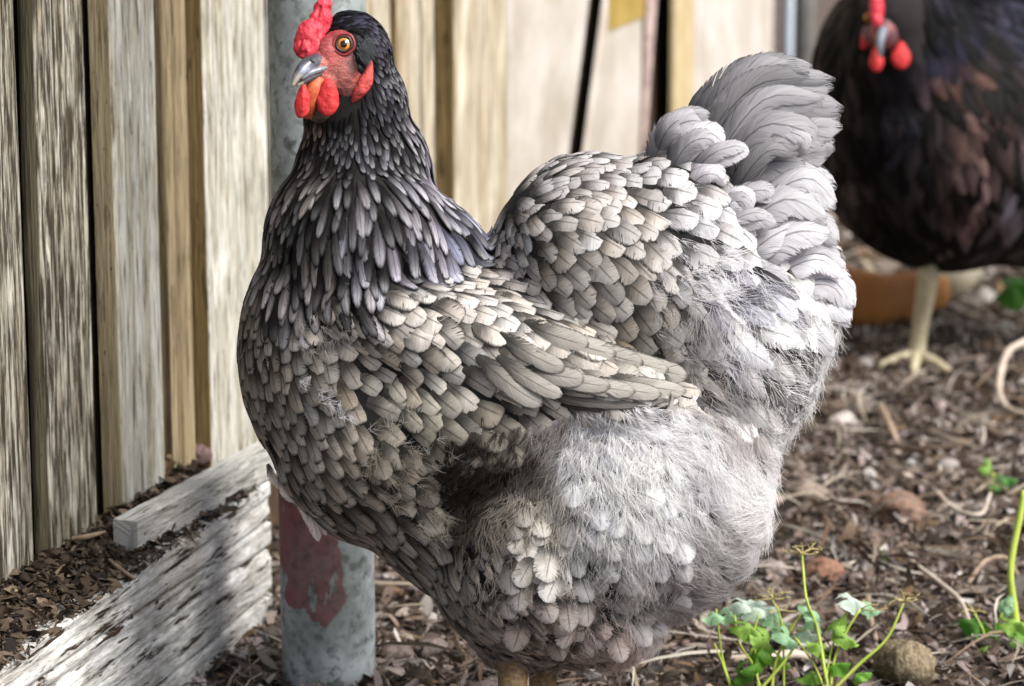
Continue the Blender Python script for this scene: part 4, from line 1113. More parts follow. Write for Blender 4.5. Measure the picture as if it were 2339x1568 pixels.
def loft(path, rx, rz, k=14, power=2.0):
    """px-space loft with section radii across (in plane) and in depth"""
    p = catmull(path, 16); t = np.linspace(0, 1, 16)
    rx = np.interp(t, np.linspace(0, 1, len(rx)), rx); rz = np.interp(t, np.linspace(0, 1, len(rz)), rz)
    T = np.gradient(p, axis=0); T /= np.linalg.norm(T, axis=1)[:, None]
    B = np.array([0, 0, 1.0]) - T * T[:, 2:3]; B /= np.linalg.norm(B, axis=1)[:, None]; A = np.cross(B, T)
    th = np.linspace(0, 2 * np.pi, k, endpoint=False)
    V = (p[:, None] + (rx[:, None] * np.cos(th))[..., None] * A[:, None] + (rz[:, None] * np.sin(th))[..., None] * B[:, None]).reshape(-1, 3)
    F = [[i * k + j, (i + 1) * k + j, (i + 1) * k + (j + 1) % k, i * k + (j + 1) % k] for i in range(15) for j in range(k)]
    F += [list(range(k)), [15 * k + j for j in range(k)][::-1]]
    return V, F
def m_beak():
    N = NT('horn_beak')
    t = N.n('ShaderNodeAttribute', attribute_name='tint').outputs['Color']
    n = N.noise(N.n('ShaderNodeTexCoord').outputs['Object'], 400, 3)
    N.base(N.mix(N.sstep(n, .4, .7, 0, .35), t, (0.02, 0.02, 0.03))); N.set(Roughness=0.28); N.bump(n, 0.2, 0.0004)
    return N.m
MB_ = m_beak()
def beak_part(name, path, rx, rz, tint):
    V, F = loft(path, rx, rz)
    o = add(name, SH.w(V), F, MB_, HEN, cols={'tint': np.array([tint(x, y) for x, y in V[:, :2]])}); return o
UB = Field([(735, 150, .10, .10, .12), (712, 136, .03, .03, .04), (690, 142, .06, .07, .09), (676, 156, .02, .02, .03), (700, 162, .32, .37, .46), (672, 175, .10, .10, .10), (680, 180, .40, .38, .32), (668, 196, .50, .46, .36), (740, 158, .25, .26, .30)], 2)  # horn colours, with a blue-white highlight painted in mid-beak
beak_part('upper_beak', [(724, 140, -118), (706, 146, -138), (690, 160, -156), (676, 178, -168), (668, 198, -172)], [19, 18, 15, 9.5, 2.2], [20, 18, 14, 8, 2], lambda x, y: UB(x, y))
beak_part('upper_beak', [(748, 154, -122), (728, 160, -136), (706, 168, -146), (686, 180, -158)], [5, 8, 9, 6], [6, 9, 10, 6], lambda x, y: (.20, .22, .27))
beak_part('lower_beak', [(744, 163, -116), (722, 172, -130), (700, 182, -142), (682, 193, -152), (676, 196, -154)], [6, 10, 9, 5, 2], [8, 10, 9, 5, 2], lambda x, y: (.07, .075, .085) if x > 692 else (.34, .31, .24))
def dome(cx, cy, cz, rx, ry, rz, rot=0, sub=3): 
    v, f = ico(sub); q = v * np.array([rx, ry, rz]); a = math.radians(rot)
    return np.stack([q[:, 0] * math.cos(a) - q[:, 1] * math.sin(a) + cx, q[:, 0] * math.sin(a) + q[:, 1] * math.cos(a) + cy, q[:, 2] + cz], 1), f[:, ::-1].copy()
V, F = dome(712, 140, -152, 7, 4, 4, 20); add('nostril', SH.w(V), F, m_plain('dark_nostril', (0.02, 0.018, 0.02), 0.5, bump=0), HEN)
def wattle(name, cx, cy, cz, rx, ry, rz, rot, seed):
    V, F = dome(cx, cy, cz, rx, ry, rz, rot, 4)
    t = (V[:, 1] - (cy - ry)) / (2 * ry); k = 0.62 + 0.42 * np.clip(t, 0, 1)
    V[:, 0] = cx + (V[:, 0] - cx) * k
    V[:, 0] += 4 * (fbm(V[:, 1] / 16, 0, 0, seed, 2) - 0.5)
    V[:, 2] += 5 * (fbm(V[:, 0] / 11, V[:, 1] / 26, 0, seed, 3) - 0.5) + 4 * np.abs(V[:, 0] - cx) / rx
    add(name, SH.w(V), F, M_WAT, HEN)
wattle('wattle', 749, 222, -140, 30, 44, 10, 0, 3); wattle('wattle', 691, 232, -150, 21, 39, 9, 8, 4)
V, F = loft([(728, 180, -120), (716, 205, -128), (706, 240, -122), (704, 268, -104)], [18, 20, 18, 10], [16, 18, 16, 10]); add('throat_skin', SH.w(V), F, m_plain('orange_throat', (0.55, 0.14, 0.05), 0.5, (0.42, 0.07, 0.03), 300, 0.6, 0.0006), HEN)
V, F = loft([(847, 138, -100), (844, 160, -116), (835, 188, -124), (819, 214, -124), (803, 236, -110)], [4, 9, 17, 13, 4], [4, 6, 7, 6, 3]); add('ear_lobe', SH.w(V), F, m_plain('red_ear_lobe', (0.58, 0.07, 0.06), 0.6, (0.30, 0.03, 0.03), 220, 1.0, 0.002, sss=0.2), HEN)
# eye
ec = SurfF = None
SF = Surf(FV, FF_)
def eye_at(x, y, r):
    c, n = SF.front(x, y); n = n * 0.3 + np.array([-0.25, -0.05, -0.95]) * 0.7; n /= np.linalg.norm(n)
    # basis
    a = np.cross(n, [0, 1, 0]); a /= np.linalg.norm(a); b = np.cross(a, n)
    def disk(rad, h, rings=8, k=28, bulge=0.0):
        V = [c + n * (h + bulge)]; F = []
        for i in range(1, rings + 1):
            q = rad * i / rings
            for j in range(k):
                t = 2 * math.pi * j / k; V.append(c + a * q * math.cos(t) + b * q * math.sin(t) * 1.06 + n * (h + bulge * (1 - (i / rings) ** 2)))
        for j in range(k): F.append([0, 1 + (j + 1) % k, 1 + j])
        for i in range(rings - 1):
            for j in range(k): F.append([1 + i * k + j, 1 + i * k + (j + 1) % k, 1 + (i + 1) * k + (j + 1) % k, 1 + (i + 1) * k + j])
        return np.array(V), [f[::-1] for f in F]
    N = NT('amber_iris'); co = N.n('ShaderNodeTexCoord').outputs['Object']; nz = N.noise(co, 1200, 3)
    N.base(N.mix(N.sstep(nz, .35, .65), (0.80, 0.33, 0.03), (0.55, 0.16, 0.02))); N.set(Roughness=0.08); N.bsdf.inputs['Coat Weight'].default_value = 1.0
    V, F = disk(r, 4.5, bulge=6.5); o = add('eye', SH.w(V), F, N.m, HEN)
    P = NT('black_pupil'); P.base((0.004, 0.004, 0.004)); P.set(Roughness=0.05); P.bsdf.inputs['Coat Weight'].default_value = 1.0
    V, F = disk(r * 0.50, 10.0, bulge=2.6); add('pupil', SH.w(V), F, P.m, o)
    # lids: a dark inner rim and a red outer fold
    for rad, tk, h, cc, nm in ((r + 1.2, 3.0, 6, (0.05, 0.03, 0.035), 'eyelid'), (r + 8, 3.4, 3, (0.34, 0.05, 0.045), 'eyelid')):
        V, F = [], []; k, m = 40, 8
        for i in range(k):
            t = 2 * math.pi * i / k; e = a * math.cos(t) + b * math.sin(t)
            rr = rad * (1 + 0.03 * math.sin(t * 5))
            for j in range(m):
                s = 2 * math.pi * j / m; V.append(c + e * (rr + tk * math.cos(s)) + n * (h + tk * math.sin(s)))
        for i in range(k):
            for j in range(m): F.append([i * m + j, i * m + (j + 1) % m, ((i + 1) % k) * m + (j + 1) % m, ((i + 1) % k) * m + j])
        add(nm, SH.w(np.array(V)), F, m_plain(nm + '_skin', cc, 0.4, bump=0.2), HEN)
eye_at(786, 101, 16)
# grey ear tuft
R, D, Nn, T = [], [], [], []
for _ in range(90):
    x, y = 830 + rng.normal(0, 8), 117 + rng.normal(0, 13); c, n = SB.front(x, y)
    if c is None: continue
    R.append(c + n * 10 + np.array([0, 0, -12])); D.append(np.array([.5, .8, 0])); Nn.append(n); T.append((.13, .14, .15))
V, F = dome(832, 118, -88, 18, 25, 16, -5); add('ear_tuft', SH.w(V), F, m_plain('grey_ear_tuft', (0.12, 0.13, 0.135), 0.7, (0.06, 0.06, 0.07), 500, 0.6, 0.0006), HEN)
strands('ear_tuft', np.array(R), np.array(D), np.array(Nn), np.full(len(R), 16.0), np.array(T), SH, M_FLUFF, HEN, 0.5, 4, 0.4, 8, 51)

# ---- legs
M_LEG = m_plain('scaly_shank', (0.22, 0.14, 0.06), 0.6, (0.08, 0.05, 0.025), 260, 0.8, 0.0015, stretch=(1, 1, 1.6))
def leg(x, z, top, foot):
    ft = foot
    V, F, _ = tube(catmull([SH.w((x, top, z))[0], SH.w((x + 8, top + 120, z))[0], np.array([ft[0], ft[1], 0.035]), np.array([ft[0], ft[1], 0.010])], 16), [0.016, 0.0125, 0.0085, 0.0075, 0.009], 14)
    L = add('leg', V, F, M_LEG, HEN)
    for a, ln in ((-2.75, 0.055), (-3.3, 0.060), (2.45, 0.052), (0.1, 0.028)):
        p = [(ft[0], ft[1], 0.012), (ft[0] + math.cos(a) * ln * .5, ft[1] + math.sin(a) * ln * .5, 0.011), (ft[0] + math.cos(a) * ln, ft[1] + math.sin(a) * ln, 0.006)]
        V, F, _ = tube(catmull(p, 10), [0.0065, 0.0055, 0.005, 0.003], 10); add('toe', V, F, M_LEG, L)
f1 = G(1165, 1868, 0.0); f2 = G(1235, 1815, 0.0)
leg(1165, -50, 1330, f1); leg(1235, 60, 1330, f2)
# ---------------------------------------------- the dark hen behind
SD = Space(3.02)
DH = empty('dark_hen', (*(G(2100, 835, 0.0))[:2], 0.0))
tag(DH, 'black and brown hen with a red comb, out of focus behind the grey tail', 'hen')
E2 = [(2170, 310, 40, 320, 310, 300), (2330, 260, 160, 400, 350, 330), (2060, 180, -120, 205, 250, 170), (2050, 90, -230, 125, 170, 120), (2045, 30, -300, 80, 90, 80), (2070, -60, -150, 130, 120, 120), (2560, 60, 300, 200, 160, 120)]
V2, F2, _ = blob(E2, 14, 8); S2 = Surf(V2, F2)
add('body', SD.w(V2), F2, m_plain('dark_under_plumage', (0.012, 0.010, 0.010), 0.9, bump=0), DH)
class F2c:
    base = Field([(1900, 200, -.3, .9, .035, .028, .024), (1960, 450, -.2, 1, .045, .036, .030), (1900, 60, -.5, .8, .05, .04, .035), (2050, 300, .0, 1, .016, .016, .020), (2090, 520, .1, 1, .022, .02, .018), (2200, 150, .5, .8, .14, .075, .05), (2130, 60, .6, .6, .02, .022, .035),
                  (2180, 240, .4, .9, .13, .08, .06), (2250, 330, .3, .9, .15, .10, .08), (2210, 420, .2, 1, .12, .075, .055), (2300, 60, .6, .6, .03, .035, .05), (2320, 380, .2, 1, .10, .085, .09), (2300, 500, .1, 1, .08, .065, .06), (2150, 400, .1, 1, .02, .017, .014), (2040, 200, .0, 1, .015, .016, .02)], 2.2)
    def __call__(s, x, y):
        f = s.base(x, y); k = 0.05 + 4.2 * max(0.0, float(fbm(x / 34, y / 55, 0, 77, 3)) - 0.36) ** 1.2 * 1.9
        return (f[0], f[1], 110, 40, .10, f[2] * k * .55, f[3] * k * .55, f[4] * k * .58, .0, .0, 1)
P2 = surface_points(S2, lambda x, y, z: 27 if z < 100 else 60, 40000, 2, lambda P: ~(in_poly(P[:, 0], P[:, 1], [(1975, -60), (2105, -60), (2105, 120), (1975, 120)]) & (P[:, 2] < -230)))
place_feathers(coat(S2, P2, F2c(), 0.3, 8, vary=False), SD, DH, M_FEA, 0)
def part2(name, ells, mat, vox=3, dsp=2.0):
    V, F, _ = blob(ells, vox, 2, lambda a: dsp * (fbm(a[:, 0] / 9, a[:, 1] / 9, a[:, 2] / 9, 15, 2) - 0.5)); return add(name, SD.w(V), F, mat, DH)
part2('comb', [(2003, 20, -372, 17, 46, 12), (2003, -30, -340, 15, 40, 12), (2004, 48, -378, 13, 18, 10)], M_COMB)
part2('face', [(2022, 72, -345, 36, 46, 34), (2070, 70, -325, 30, 40, 26), (1985, 80, -330, 18, 28, 20)], m_plain('mottled_face', (0.26, 0.05, 0.05), 0.5, (0.07, 0.04, 0.05), 90, 0.3))
V, F = loft([(2018, 68, -372), (2012, 88, -388), (2010, 110, -396), (2012, 132, -394)], [12, 11, 8, 3], [14, 12, 9, 3]); add('beak', SD.w(V), F, m_plain('blue_grey_beak', (0.15, 0.18, 0.23), 0.4, bump=0), DH)
for e in ((2002, 142, -372, 17, 24, 9), (2058, 132, -366, 23, 28, 9)):
    part2('wattle', [e, (e[0], e[1] - 18, e[2] + 8, 12, 20, 9)], M_WAT)
for e in ((1975, 92, -335, 9, 24, 9, 10), (2097, 72, -318, 9, 30, 9, 10)): part2('ear_lobe', [e], M_WAT)
for e in ((2049, 22, -360), (1984, 40, -352)):
    V, F = dome(*e, 11, 11, 10); o = add('eye', SD.w(V), F, m_plain('amber_eye', (0.45, 0.18, 0.03), 0.1, bump=0), DH)
    V, F = dome(e[0] - 1, e[1], e[2] - 8, 5, 5, 4); add('pupil', SD.w(V), F, m_plain('pupil_black', (0.004, 0.004, 0.004), 0.1, bump=0), o)
ML2 = m_plain('pale_shank', (0.46, 0.42, 0.30), 0.6, (0.36, 0.31, 0.20), 120, 0.4)
for gx, gy, tx, tz in ((2092, 838, 2122, -20), (2420, 800, 2425, 110)):
    g = G(gx, gy, 0.0)
    V, F, _ = tube(catmull([SD.w((tx + 10, 545, tz))[0], SD.w((tx, 625, tz))[0], (g[0] + .004, g[1], 0.05), (g[0], g[1], 0.010)], 14), [0.016, 0.0115, 0.0095, 0.0095], 12)
    L = add('leg', V, F, ML2, DH)
    for a, ln in ((-1.1, 0.06), (-1.75, 0.065), (-2.5, 0.058), (1.5, 0.025)):
        p = [(g[0], g[1], 0.013), (g[0] + math.cos(a) * ln * .5, g[1] + math.sin(a) * ln * .5, 0.012), (g[0] + math.cos(a) * ln, g[1] + math.sin(a) * ln, 0.007)]
        V, F, _ = tube(catmull(p, 8), [0.0075, 0.006, 0.004], 8); add('toe', V, F, ML2, L)

# ---------------------------------------------- things lying about
def thing_tube(name, pts, radii, mat, label, cat, k=8, sag=None, n=24, wob=0.0):
    p = catmull(pts, n)
    if wob: p = p + wob * (np.stack([fbm(np.arange(n) * .6, 1, 0, 5), fbm(np.arange(n) * .6, 9, 0, 6), fbm(np.arange(n) * .6, 5, 0, 7)], 1) - 0.5)
    V, F, uv = tube(p, radii, k)
    return tag(add(name, V, F, mat, uv=uv, origin=pts[0]), label, cat)
def gp(px, py, z=0.0):
    g = G(px, py, z); g[2] = z + float(gz(g[0], g[1])); return g
m_log = m_plain('orange_brown_bark', (0.46, 0.20, 0.05), 0.8, (0.27, 0.11, 0.03), 14, 0.5)
thing_tube('log', [gp(1870, 680, 0.03), gp(1990, 684, 0.03), gp(2085, 672, 0.030), gp(2150, 662, 0.028)], [0.040, 0.034, 0.028, 0.018], m_log, 'blurred orange brown log on the ground below the dark hen', 'log', 12, wob=0.01)
m_pb = m_plain('pale_barkless_wood', (0.50, 0.47, 0.38), 0.7, (0.38, 0.34, 0.24), 40, 0.4)
br = thing_tube('branch', [gp(2145, 672, 0.012), gp(2185, 640, 0.03), gp(2225, 592, 0.052), gp(2275, 580, 0.055), gp(2330, 600, 0.03), gp(2380, 640, 0.01)], [0.017, 0.021, 0.019, 0.015, 0.012, 0.009], m_pb, 'pale bent branch arching over the soil at the right edge, behind', 'branch', 10)
m_leaf = m_attr('green_leaf', 0.5, 700, 0.5, 0.35, 0.35)
def leaf(c, d, up, L, Wd, tint, parent, lobes=5, crumple=0.25, seed=0, name='leaf', mat=None, skeleton=False):
    """a lobed crinkled blade, pinned at c, running along d"""
    c, d, up = np.array(c, float), np.array(d, float), np.array(up, float)
    d /= np.linalg.norm(d); s = np.cross(d, up); s /= np.linalg.norm(s); up = np.cross(s, d)
    nr, nt = 6, 36
    V = [c]; F = []
    for i in range(1, nr + 1):
        q = i / nr
        for j in range(nt):
            t = -2.6 + 5.2 * j / (nt - 1)
            r = (0.72 + 0.30 * abs(math.cos(t * lobes / 2.6))) * (0.97 + 0.09 * math.sin(t * 23 + seed))
            x = q * r * math.cos(t) * L * 0.62; y = q * r * math.sin(t) * Wd * 0.55
            h = crumple * L * ((float(vnoise(x / L * 4.5 + seed, y / L * 4.5, 0, 3)) - 0.5) * q + 0.30 * math.cos(t * lobes * 2 / 2.6) * q * q * 0.6) - 0.30 * L * q * q * (0.5 + 0.5 * abs(math.sin(t)))
            V.append(c + d * (x + 0.1 * L) + s * y + up * h)
    for j in range(nt - 1): F.append([0, 1 + j, 2 + j])
    for i in range(nr - 1):
        for j in range(nt - 1): a = 1 + i * nt + j; F.append([a, a + nt, a + nt + 1, a + 1])
    tt = np.array(tint); cc = []
    for i, v in enumerate(V):
        q = 0 if i == 0 else ((i - 1) // nt + 1) / nr; j = 0 if i == 0 else (i - 1) % nt
        vein = 0.25 * max(0, 1 - abs(math.sin((-2.6 + 5.2 * j / (nt - 1)) * lobes / 2.6 + math.pi / 2)) * 5)
        cc.append(np.clip(tt * (0.9 + vein + 0.25 * (q - .5)), 0, .8))
    return add(name, V, F, mat or m_leaf, parent, cols={'tint': np.array(cc)})

o = leaf(gp(2300, 640, 0.05), (1, -.3, .1), (0, -.6, .8), 0.05, 0.045, (0.05, 0.17, 0.02), br, seed=3)

# mallow-like sprouts
M_STEM = m_plain('green_stem', (0.30, 0.42, 0.05), 0.5, (0.40, 0.46, 0.09), 60, 0.2, sss=0.05)
M_SKEL = m_plain('eaten_leaf_veins', (0.50, 0.44, 0.20), 0.7, (0.36, 0.30, 0.12), 80, 0.2)
class Plane:
    """points at pixels of the photo, at one distance from the lens"""
    def __init__(s, depth): s.d = depth
    def __call__(s, x, y, dz=0.0): return W(x, y, s.d + dz)
def sprout(label, depth, stems, leaves, skels, base_px, group=None):
    g = gp(*base_px); root = empty('green_weed', g); tag(root, label, 'weed', group)
    A = Plane(depth)
    for k, (pts, r0, r1) in enumerate(stems):
        p = [A(x, y, (random.uniform(-.006, .006) if i else 0)) for i, (x, y) in enumerate(pts)]
        V, F, _ = tube(catmull(p, 14), [r0 * .72 * A.d / FPX, r1 * .72 * A.d / FPX], 7); add('stem', V, F, M_STEM, root)
    for k, (x, y, dx, dy, L, wd, tint) in enumerate(leaves):
        s = A.d / FPX
        d = np.array([dx, random.uniform(-.3, .3), -dy]); up = np.array([random.uniform(-.3, .3), -0.55, 0.8])
        leaf(A(x, y, random.uniform(-.008, .008)), d, up, L * s * 1.25, wd * s * 1.1, tint, root, 5, 0.42, k * 1.7 + x)
    for (x, y, spread, n) in skels:
        s = A.d / FPX; parts = []
        c = A(x, y)
        for j in range(n):
            a = math.pi * (0.02 + 0.96 * j / max(1, n - 1)) + random.uniform(-.15, .15)
            ln = spread * random.uniform(0.6, 1.05)
            e = c + np.array([math.cos(a) * ln * s, random.uniform(-.4, .4) * ln * s, (math.sin(a) * 0.45 + random.uniform(-.1, .15)) * ln * s])
            m = (c + e) / 2 + np.array([0, 0, random.uniform(-.12, .2) * ln * s])
            path = catmull([c, m, e], 8); V, F, _ = tube(path, [1.9 * s, 1.2 * s], 5); parts.append((V, F))
            for q in (4, 6, 7):
                dd = np.array([random.uniform(-1, 1), random.uniform(-1, 1), random.uniform(-.3, 1)]) * 11 * s
                V, F, _ = tube(np.array([path[q], path[q] + dd * .6, path[q] + dd * 1.1 + np.array([0, 0, -2 * s])]), [1.1 * s, .7 * s], 4); parts.append((V, F))
        V, F = merge(parts); add('leaf_skeleton', V, F, M_SKEL, root)
    return root
PG, MG, BG_ = (0.34, 0.56, 0.34), (0.27, 0.46, 0.09), (0.58, 0.70, 0.62)
sprout('green weed with pale crinkled leaves below the fluffy belly, left of the tall eaten stem', 1.985,
       [([(1700, 1640), (1660, 1540), (1645, 1470), (1636, 1392)], 4.5, 3), ([(1745, 1600), (1720, 1520), (1690, 1470), (1678, 1405)], 4, 2.6), ([(1735, 1620), (1728, 1520), (1722, 1450), (1735, 1398)], 4, 2.8),
        ([(1760, 1620), (1770, 1520), (1800, 1450), (1832, 1400)], 6, 3.5), ([(1700, 1620), (1750, 1560), (1800, 1500), (1858, 1408)], 6, 4), ([(1790, 1620), (1790, 1500), (1785, 1420), (1762, 1365)], 4, 3), ([(1685, 1620), (1655, 1530), (1640, 1490), (1632, 1470)], 4, 2)],
       [(1690, 1372, .9, .1, 66, 40, BG_), (1660, 1398, .8, -.1, 60, 34, PG), (1725, 1385, .9, .2, 70, 44, BG_), (1770, 1405, .7, .5, 66, 46, PG), (1700, 1425, .8, .4, 64, 42, MG), (1745, 1455, .4, .9, 72, 58, MG), (1730, 1490, -.2, .9, 64, 50, (.12, .28, .03)),
        (1790, 1445, .6, .6, 54, 38, PG), (1830, 1440, .8, .2, 50, 40, BG_), (1690, 1530, -.3, .8, 60, 44, (.08, .20, .025)), (1775, 1500, .6, .5, 48, 34, MG), (1640, 1402, -.9, .1, 44, 24, PG)],
       [(1765, 1368, 46, 7), (1802, 1440, 40, 5), (1790, 1395, 36, 4)], (1735, 1640))
sprout('tall green weed with bare eaten leaf veins, just left of the grainy brown pellet', 1.975,
       [([(1900, 1620), (1885, 1540), (1868, 1440), (1842, 1370), (1832, 1268)], 7, 4), ([(1895, 1600), (1905, 1510), (1935, 1440), (1965, 1392)], 5, 3.5), ([(1880, 1600), (1960, 1520), (2025, 1460), (2064, 1378)], 6, 4), ([(1890, 1590), (1860, 1520), (1830, 1475), (1815, 1455)], 4, 3),
        ([(1885, 1560), (1900, 1480), (1925, 1420), (1945, 1380)], 4, 3)],
       [(1845, 1385, .5, .7, 44, 34, PG), (1860, 1410, .5, .8, 52, 36, PG), (1935, 1368, .9, .15, 62, 40, BG_), (1975, 1382, .9, .3, 50, 34, PG), (1900, 1440, .5, -.6, 52, 34, MG), (1925, 1455, .8, .3, 50, 30, MG), (1880, 1480, -.6, -.3, 46, 34, MG), (1900, 1520, .8, -.2, 50, 34, (.14, .34, .04)),
        (1955, 1545, .8, -.4, 40, 28, (.16, .36, .05)), (1860, 1540, -.7, .1, 46, 34, (.16, .34, .04))],
       [(1832, 1265, 54, 8), (1966, 1392, 58, 6), (2066, 1372, 46, 6)], (1890, 1640))
sprout('thick green stem and leaves at the bottom right corner of the soil', 2.10,
       [([(2330, 1480), (2318, 1400), (2308, 1300), (2330, 1180), (2340, 1120)], 14, 10), ([(2300, 1600), (2262, 1530), (2262, 1480), (2290, 1400)], 6, 4), ([(2340, 1620), (2290, 1550), (2262, 1500)], 6, 5), ([(2262, 1500), (2245, 1440), (2225, 1400)], 4, 3)],
       [(2240, 1430, -.8, -.2, 60, 44, (.07, .22, .03)), (2270, 1440, .3, .9, 50, 40, (.08, .22, .03)), (2300, 1420, .9, .1, 60, 44, MG), (2320, 1450, .9, .3, 56, 44, (.16, .34, .05)), (2290, 1395, .3, -.7, 44, 34, PG), (2250, 1475, -.6, .5, 44, 30, MG)],
       [(2225, 1398, 34, 4)], (2300, 1620))
sprout('small bright green seedling alone on the soil, above the ribbed brown pellet', 2.31,
       [([(2020, 1330), (2036, 1312), (2048, 1290)], 4, 3), ([(2036, 1312), (2080, 1298), (2110, 1288)], 3, 2.5)],
       [(2036, 1285, -.4, -.8, 36, 26, (.28, .52, .08)), (2058, 1294, .7, -.2, 36, 24, (.34, .5, .2)), (2030, 1318, .2, .8, 34, 26, (.26, .44, .18))], [], (2030, 1340))
sprout('blurred pale green seedling near the right edge, behind the thick stem', 2.52,
       [([(2262, 1140), (2266, 1110), (2270, 1080)], 5, 4), ([(2266, 1120), (2290, 1100)], 4, 3)],
       [(2262, 1075, -.3, -.7, 40, 34, (.26, .46, .10)), (2290, 1090, .8, .2, 44, 30, (.10, .26, .07)), (2285, 1110, .6, .8, 36, 28, (.12, .28, .07))], [], (2262, 1150))

# ribbed pellet, tendrils, sticks
def pellet():
    c = gp(2040, 1545, 0.0); a = np.array([0.16, -0.9, 0.25]); a /= np.linalg.norm(a)
    p = np.array([c + np.array([0, 0, 0.012]) + a * t for t in np.linspace(-0.012, 0.05, 40)])
    r = 0.0155 * np.sqrt(np.clip(1 - np.clip((0.25 - np.linspace(0, 1, 40)) / 0.25, 0, 1) ** 2, .03, 1))
    V, F, uv = tube(p, r, 40); n = fbm(uv[:, 0] * 26, uv[:, 1] * 22, 0, 9, 3)
    V = V + (V - np.repeat(p, 40, 0)) * (0.42 * (n - 0.5))[:, None]
    o = add('droppings_pellet', V, F, m_plain('grainy_pellet', (0.30, 0.25, 0.17), 0.9, (0.12, 0.09, 0.055), 380, 0.9, 0.003, 0.1, (1, 1, .6)), origin=c)
    tag(o, 'stubby grainy brown cylinder lying at the bottom edge right of the weeds', 'pellet')
pellet()
m_twig = m_plain('dry_twig', (0.30, 0.23, 0.17), 0.8, (0.17, 0.12, 0.085), 90, 0.5)
m_pale = m_plain('pale_dry_stalk', (0.52, 0.46, 0.40), 0.7, (0.38, 0.31, 0.25), 60, 0.4)
m_dk = m_plain('dark_twig', (0.085, 0.055, 0.035), 0.8, (0.05, 0.03, 0.02), 80, 0.4)
T_ = thing_tube
T_('root_strand', [gp(2345, 775, .04), gp(2300, 815, .034), gp(2282, 880, .02), gp(2300, 925, .012), gp(2350, 948, .008)], [.0035, .0035, .003], m_pale, 'pale curved root hooking in from the right edge beside the dark hen\'s feet', 'root')
T_('twig', [gp(1998, 1010, .012), gp(2060, 1020, .014), gp(2140, 1024, .014), gp(2205, 1016, .012)], [.0022, .003, .002], m_dk, 'straight dark twig lying across the soil behind, right of the tail', 'twig', wob=.006)
T_('twig', [gp(2010, 930, .01), gp(2030, 965, .022), gp(2050, 1005, .012)], [.004, .004, .003], m_twig, 'short grey stick just above the straight dark twig', 'stick')
T_('stalk', [gp(2075, 1290, .006), gp(2150, 1340, .010), gp(2200, 1400, .012), gp(2225, 1480, .004)], [.0018, .002, .0016], m_pale, 'thin pale stalk curving down the soil left of the thick green stem', 'stalk')
T_('stalk', [gp(2210, 1340, .006), gp(2250, 1290, .018), gp(2300, 1282, .016), gp(2330, 1330, .006)], [.0018, .0022, .0016], m_twig, 'thin brown stalk arching beside the thick green stem', 'stalk')
T_('stalk', [gp(2135, 1120, .008), gp(2180, 1170, .010), gp(2240, 1180, .012), gp(2262, 1130, .02)], [.0022, .002, .0015], m_pale, 'pale forked stalk left of the blurred seedling', 'stalk')
T_('stick', [gp(1668, 1508, .006), gp(1740, 1500, .010), gp(1810, 1490, .010), gp(1850, 1500, .006)], [.0036, .0042, .003], m_pale, 'short pale stick lying behind the crinkled weed', 'stick')
T_('stalk', [gp(1980, 1330, .004), gp(1985, 1400, .012), gp(2000, 1470, .010)], [.0022, .0026, .002], m_twig, 'reddish brown upright stalk above the ribbed pellet', 'stalk')
T_('twig', [G(250, 1280, ZL + .006), G(275, 1300, ZL + .007), G(308, 1322, ZL + .004)], [.0013, .0015, .001], m_twig, 'thin broken twig on the beam under the end of the white wood strip', 'twig')
T_('twig', [G(165, 1232, ZL + .014), G(200, 1226, ZL + .016), G(240, 1216, ZL + .012)], [.0018, .002, .0012], m_twig, 'short brown twig on the dirt at the foot of the boards', 'twig')

# stones and clods one can tell apart
def stone(px, py, rpx, label, colr, sub=3, cat='clod', z=0.0, flat=.75):
    c = gp(px, py) if z == 0 else G(px, py, z)
    s = rpx / FPX * c[1] * 1.02
    v, f = ico(sub); n = 1 + 0.9 * (fbm(v[:, 0] * 1.6 + px, v[:, 1] * 1.6, v[:, 2] * 1.6 + py, 31, 4) - 0.5)
    n -= 0.25 * np.clip((vnoise(v[:, 0] * 5 + px, v[:, 1] * 5, v[:, 2] * 5, 37) - 0.68) / 0.1, 0, 1)
    V = v * n[:, None] * np.array([s, s * .9, s * flat]) + c + np.array([0, 0, s * flat * .55])
    o = add('soil_clod' if cat == 'clod' else 'stone', V, f, m_plain('clod_earth', colr, 0.92, tuple(x * .5 for x in colr), 210, 0.9, 0.0035, 0.1), origin=c)
    return tag(o, label, cat)
stone(850, 1545, 40, 'grey knobbly clod at the foot of the steel pole, left of the larger ones', (.26, .21, .19))
stone(905, 1520, 42, 'rough brown clod beside the steel pole, under the hen\'s breast', (.24, .19, .17))
stone(985, 1500, 44, 'large grey brown clod under the grey hen\'s breast', (.28, .23, .21))
stone(1880, 1335, 48, 'reddish brown clod behind the tall eaten stem', (.30, .17, .12))
stone(1760, 1330, 40, 'greyish clod between the hen\'s belly and the reddish clod', (.34, .29, .27))
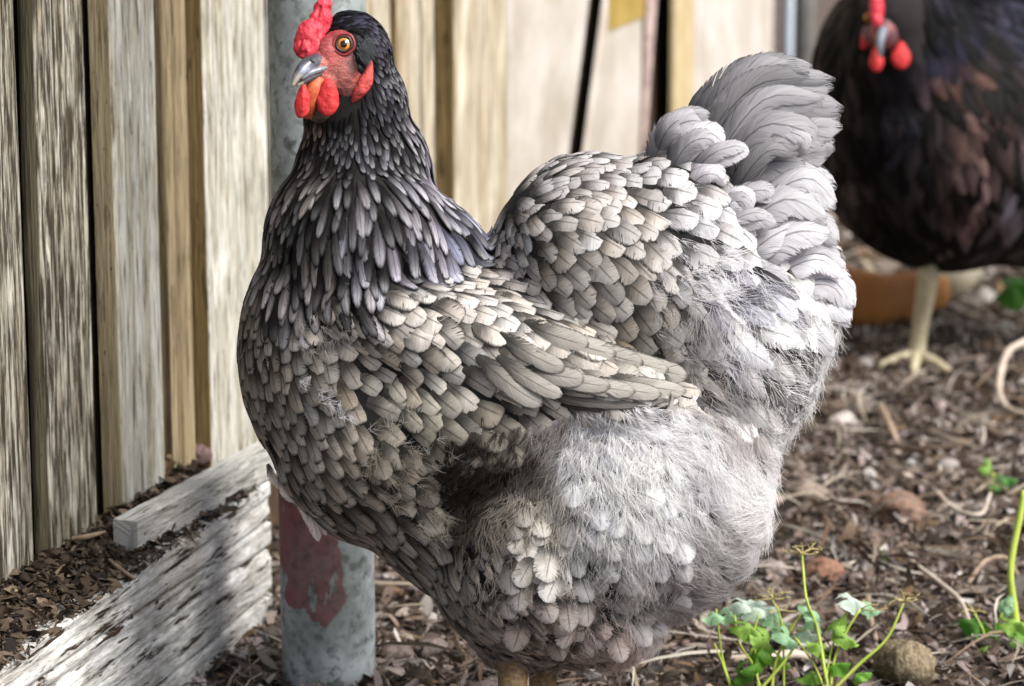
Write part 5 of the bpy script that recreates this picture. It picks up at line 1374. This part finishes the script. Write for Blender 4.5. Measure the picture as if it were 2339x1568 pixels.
stone(2060, 1205, 62, 'broad brown clod in the middle of the soil on the right', (.26, .17, .13))
stone(1850, 1155, 50, 'blurred pale brown clod right beside the hen\'s belly', (.32, .26, .22))
stone(1925, 985, 34, 'round whitish stone on the soil right of the hen\'s rump', (.62, .56, .52), cat='stone')
stone(2050, 1490, 16, 'small bluish white stone just above the ribbed pellet', (.42, .46, .50), cat='stone')
stone(1350, 1545, 24, 'small grey stone beside the hen\'s shank', (.30, .29, .29), cat='stone')
stone(2000, 720, 40, 'blurred purplish clod below the orange brown log', (.30, .25, .26))
stone(2250, 1490, 26, 'dark clod at the base of the corner weed', (.07, .055, .05))
# on the ledge
def knot():
    c = G(447, 1040, ZL + .008); s = 0.0105
    v, f = ico(4); n = 1 + 0.5 * (fbm(v[:, 0] * 2, v[:, 1] * 2, v[:, 2] * 2, 3, 3) - .5) - 0.5 * np.exp(-((v[:, 0] + .1) ** 2 + (v[:, 2] - .35) ** 2) / .05) * (v[:, 1] < 0)
    o = add('wood_knot', v * n[:, None] * np.array([s * 1.15, s, s * .85]) + c, f, m_plain('purplish_knot', (.17, .11, .105), .85, (.07, .04, .04), 260, .9, .003), origin=c)
    tag(o, 'round purplish brown knot of dirt with a hole at the boards\' foot on the beam', 'clod')
knot()
r_ = G(365, 1085, ZL + .006); dl = empty('dry_leaf', r_); tag(dl, 'crumpled tan dry leaf on the beam top behind the white wood strip', 'leaf')
m_dl = m_attr('tan_leaf', 0.75, 300, .5, .3, .25)
leaf(r_ + np.array([-.008, 0, .004]), (1, .1, .1), (0, -.7, .7), .024, .022, (.48, .34, .20), dl, 3, .8, 2, 'blade', m_dl)
leaf(r_ + np.array([.000, .003, .003]), (.6, .1, .5), (0, -.8, .5), .020, .018, (.42, .30, .18), dl, 3, .8, 5, 'blade', m_dl)
V, F, _ = tube(np.array([r_ + np.array([.012, -.002, .008]), r_ + np.array([.014, -.003, .002]), r_ + np.array([.0145, -.004, -.003])]), [.0016, .0014], 6); add('stalk', V, F, m_plain('pale_green_stalk', (.35, .42, .22), .6, bump=0), dl)
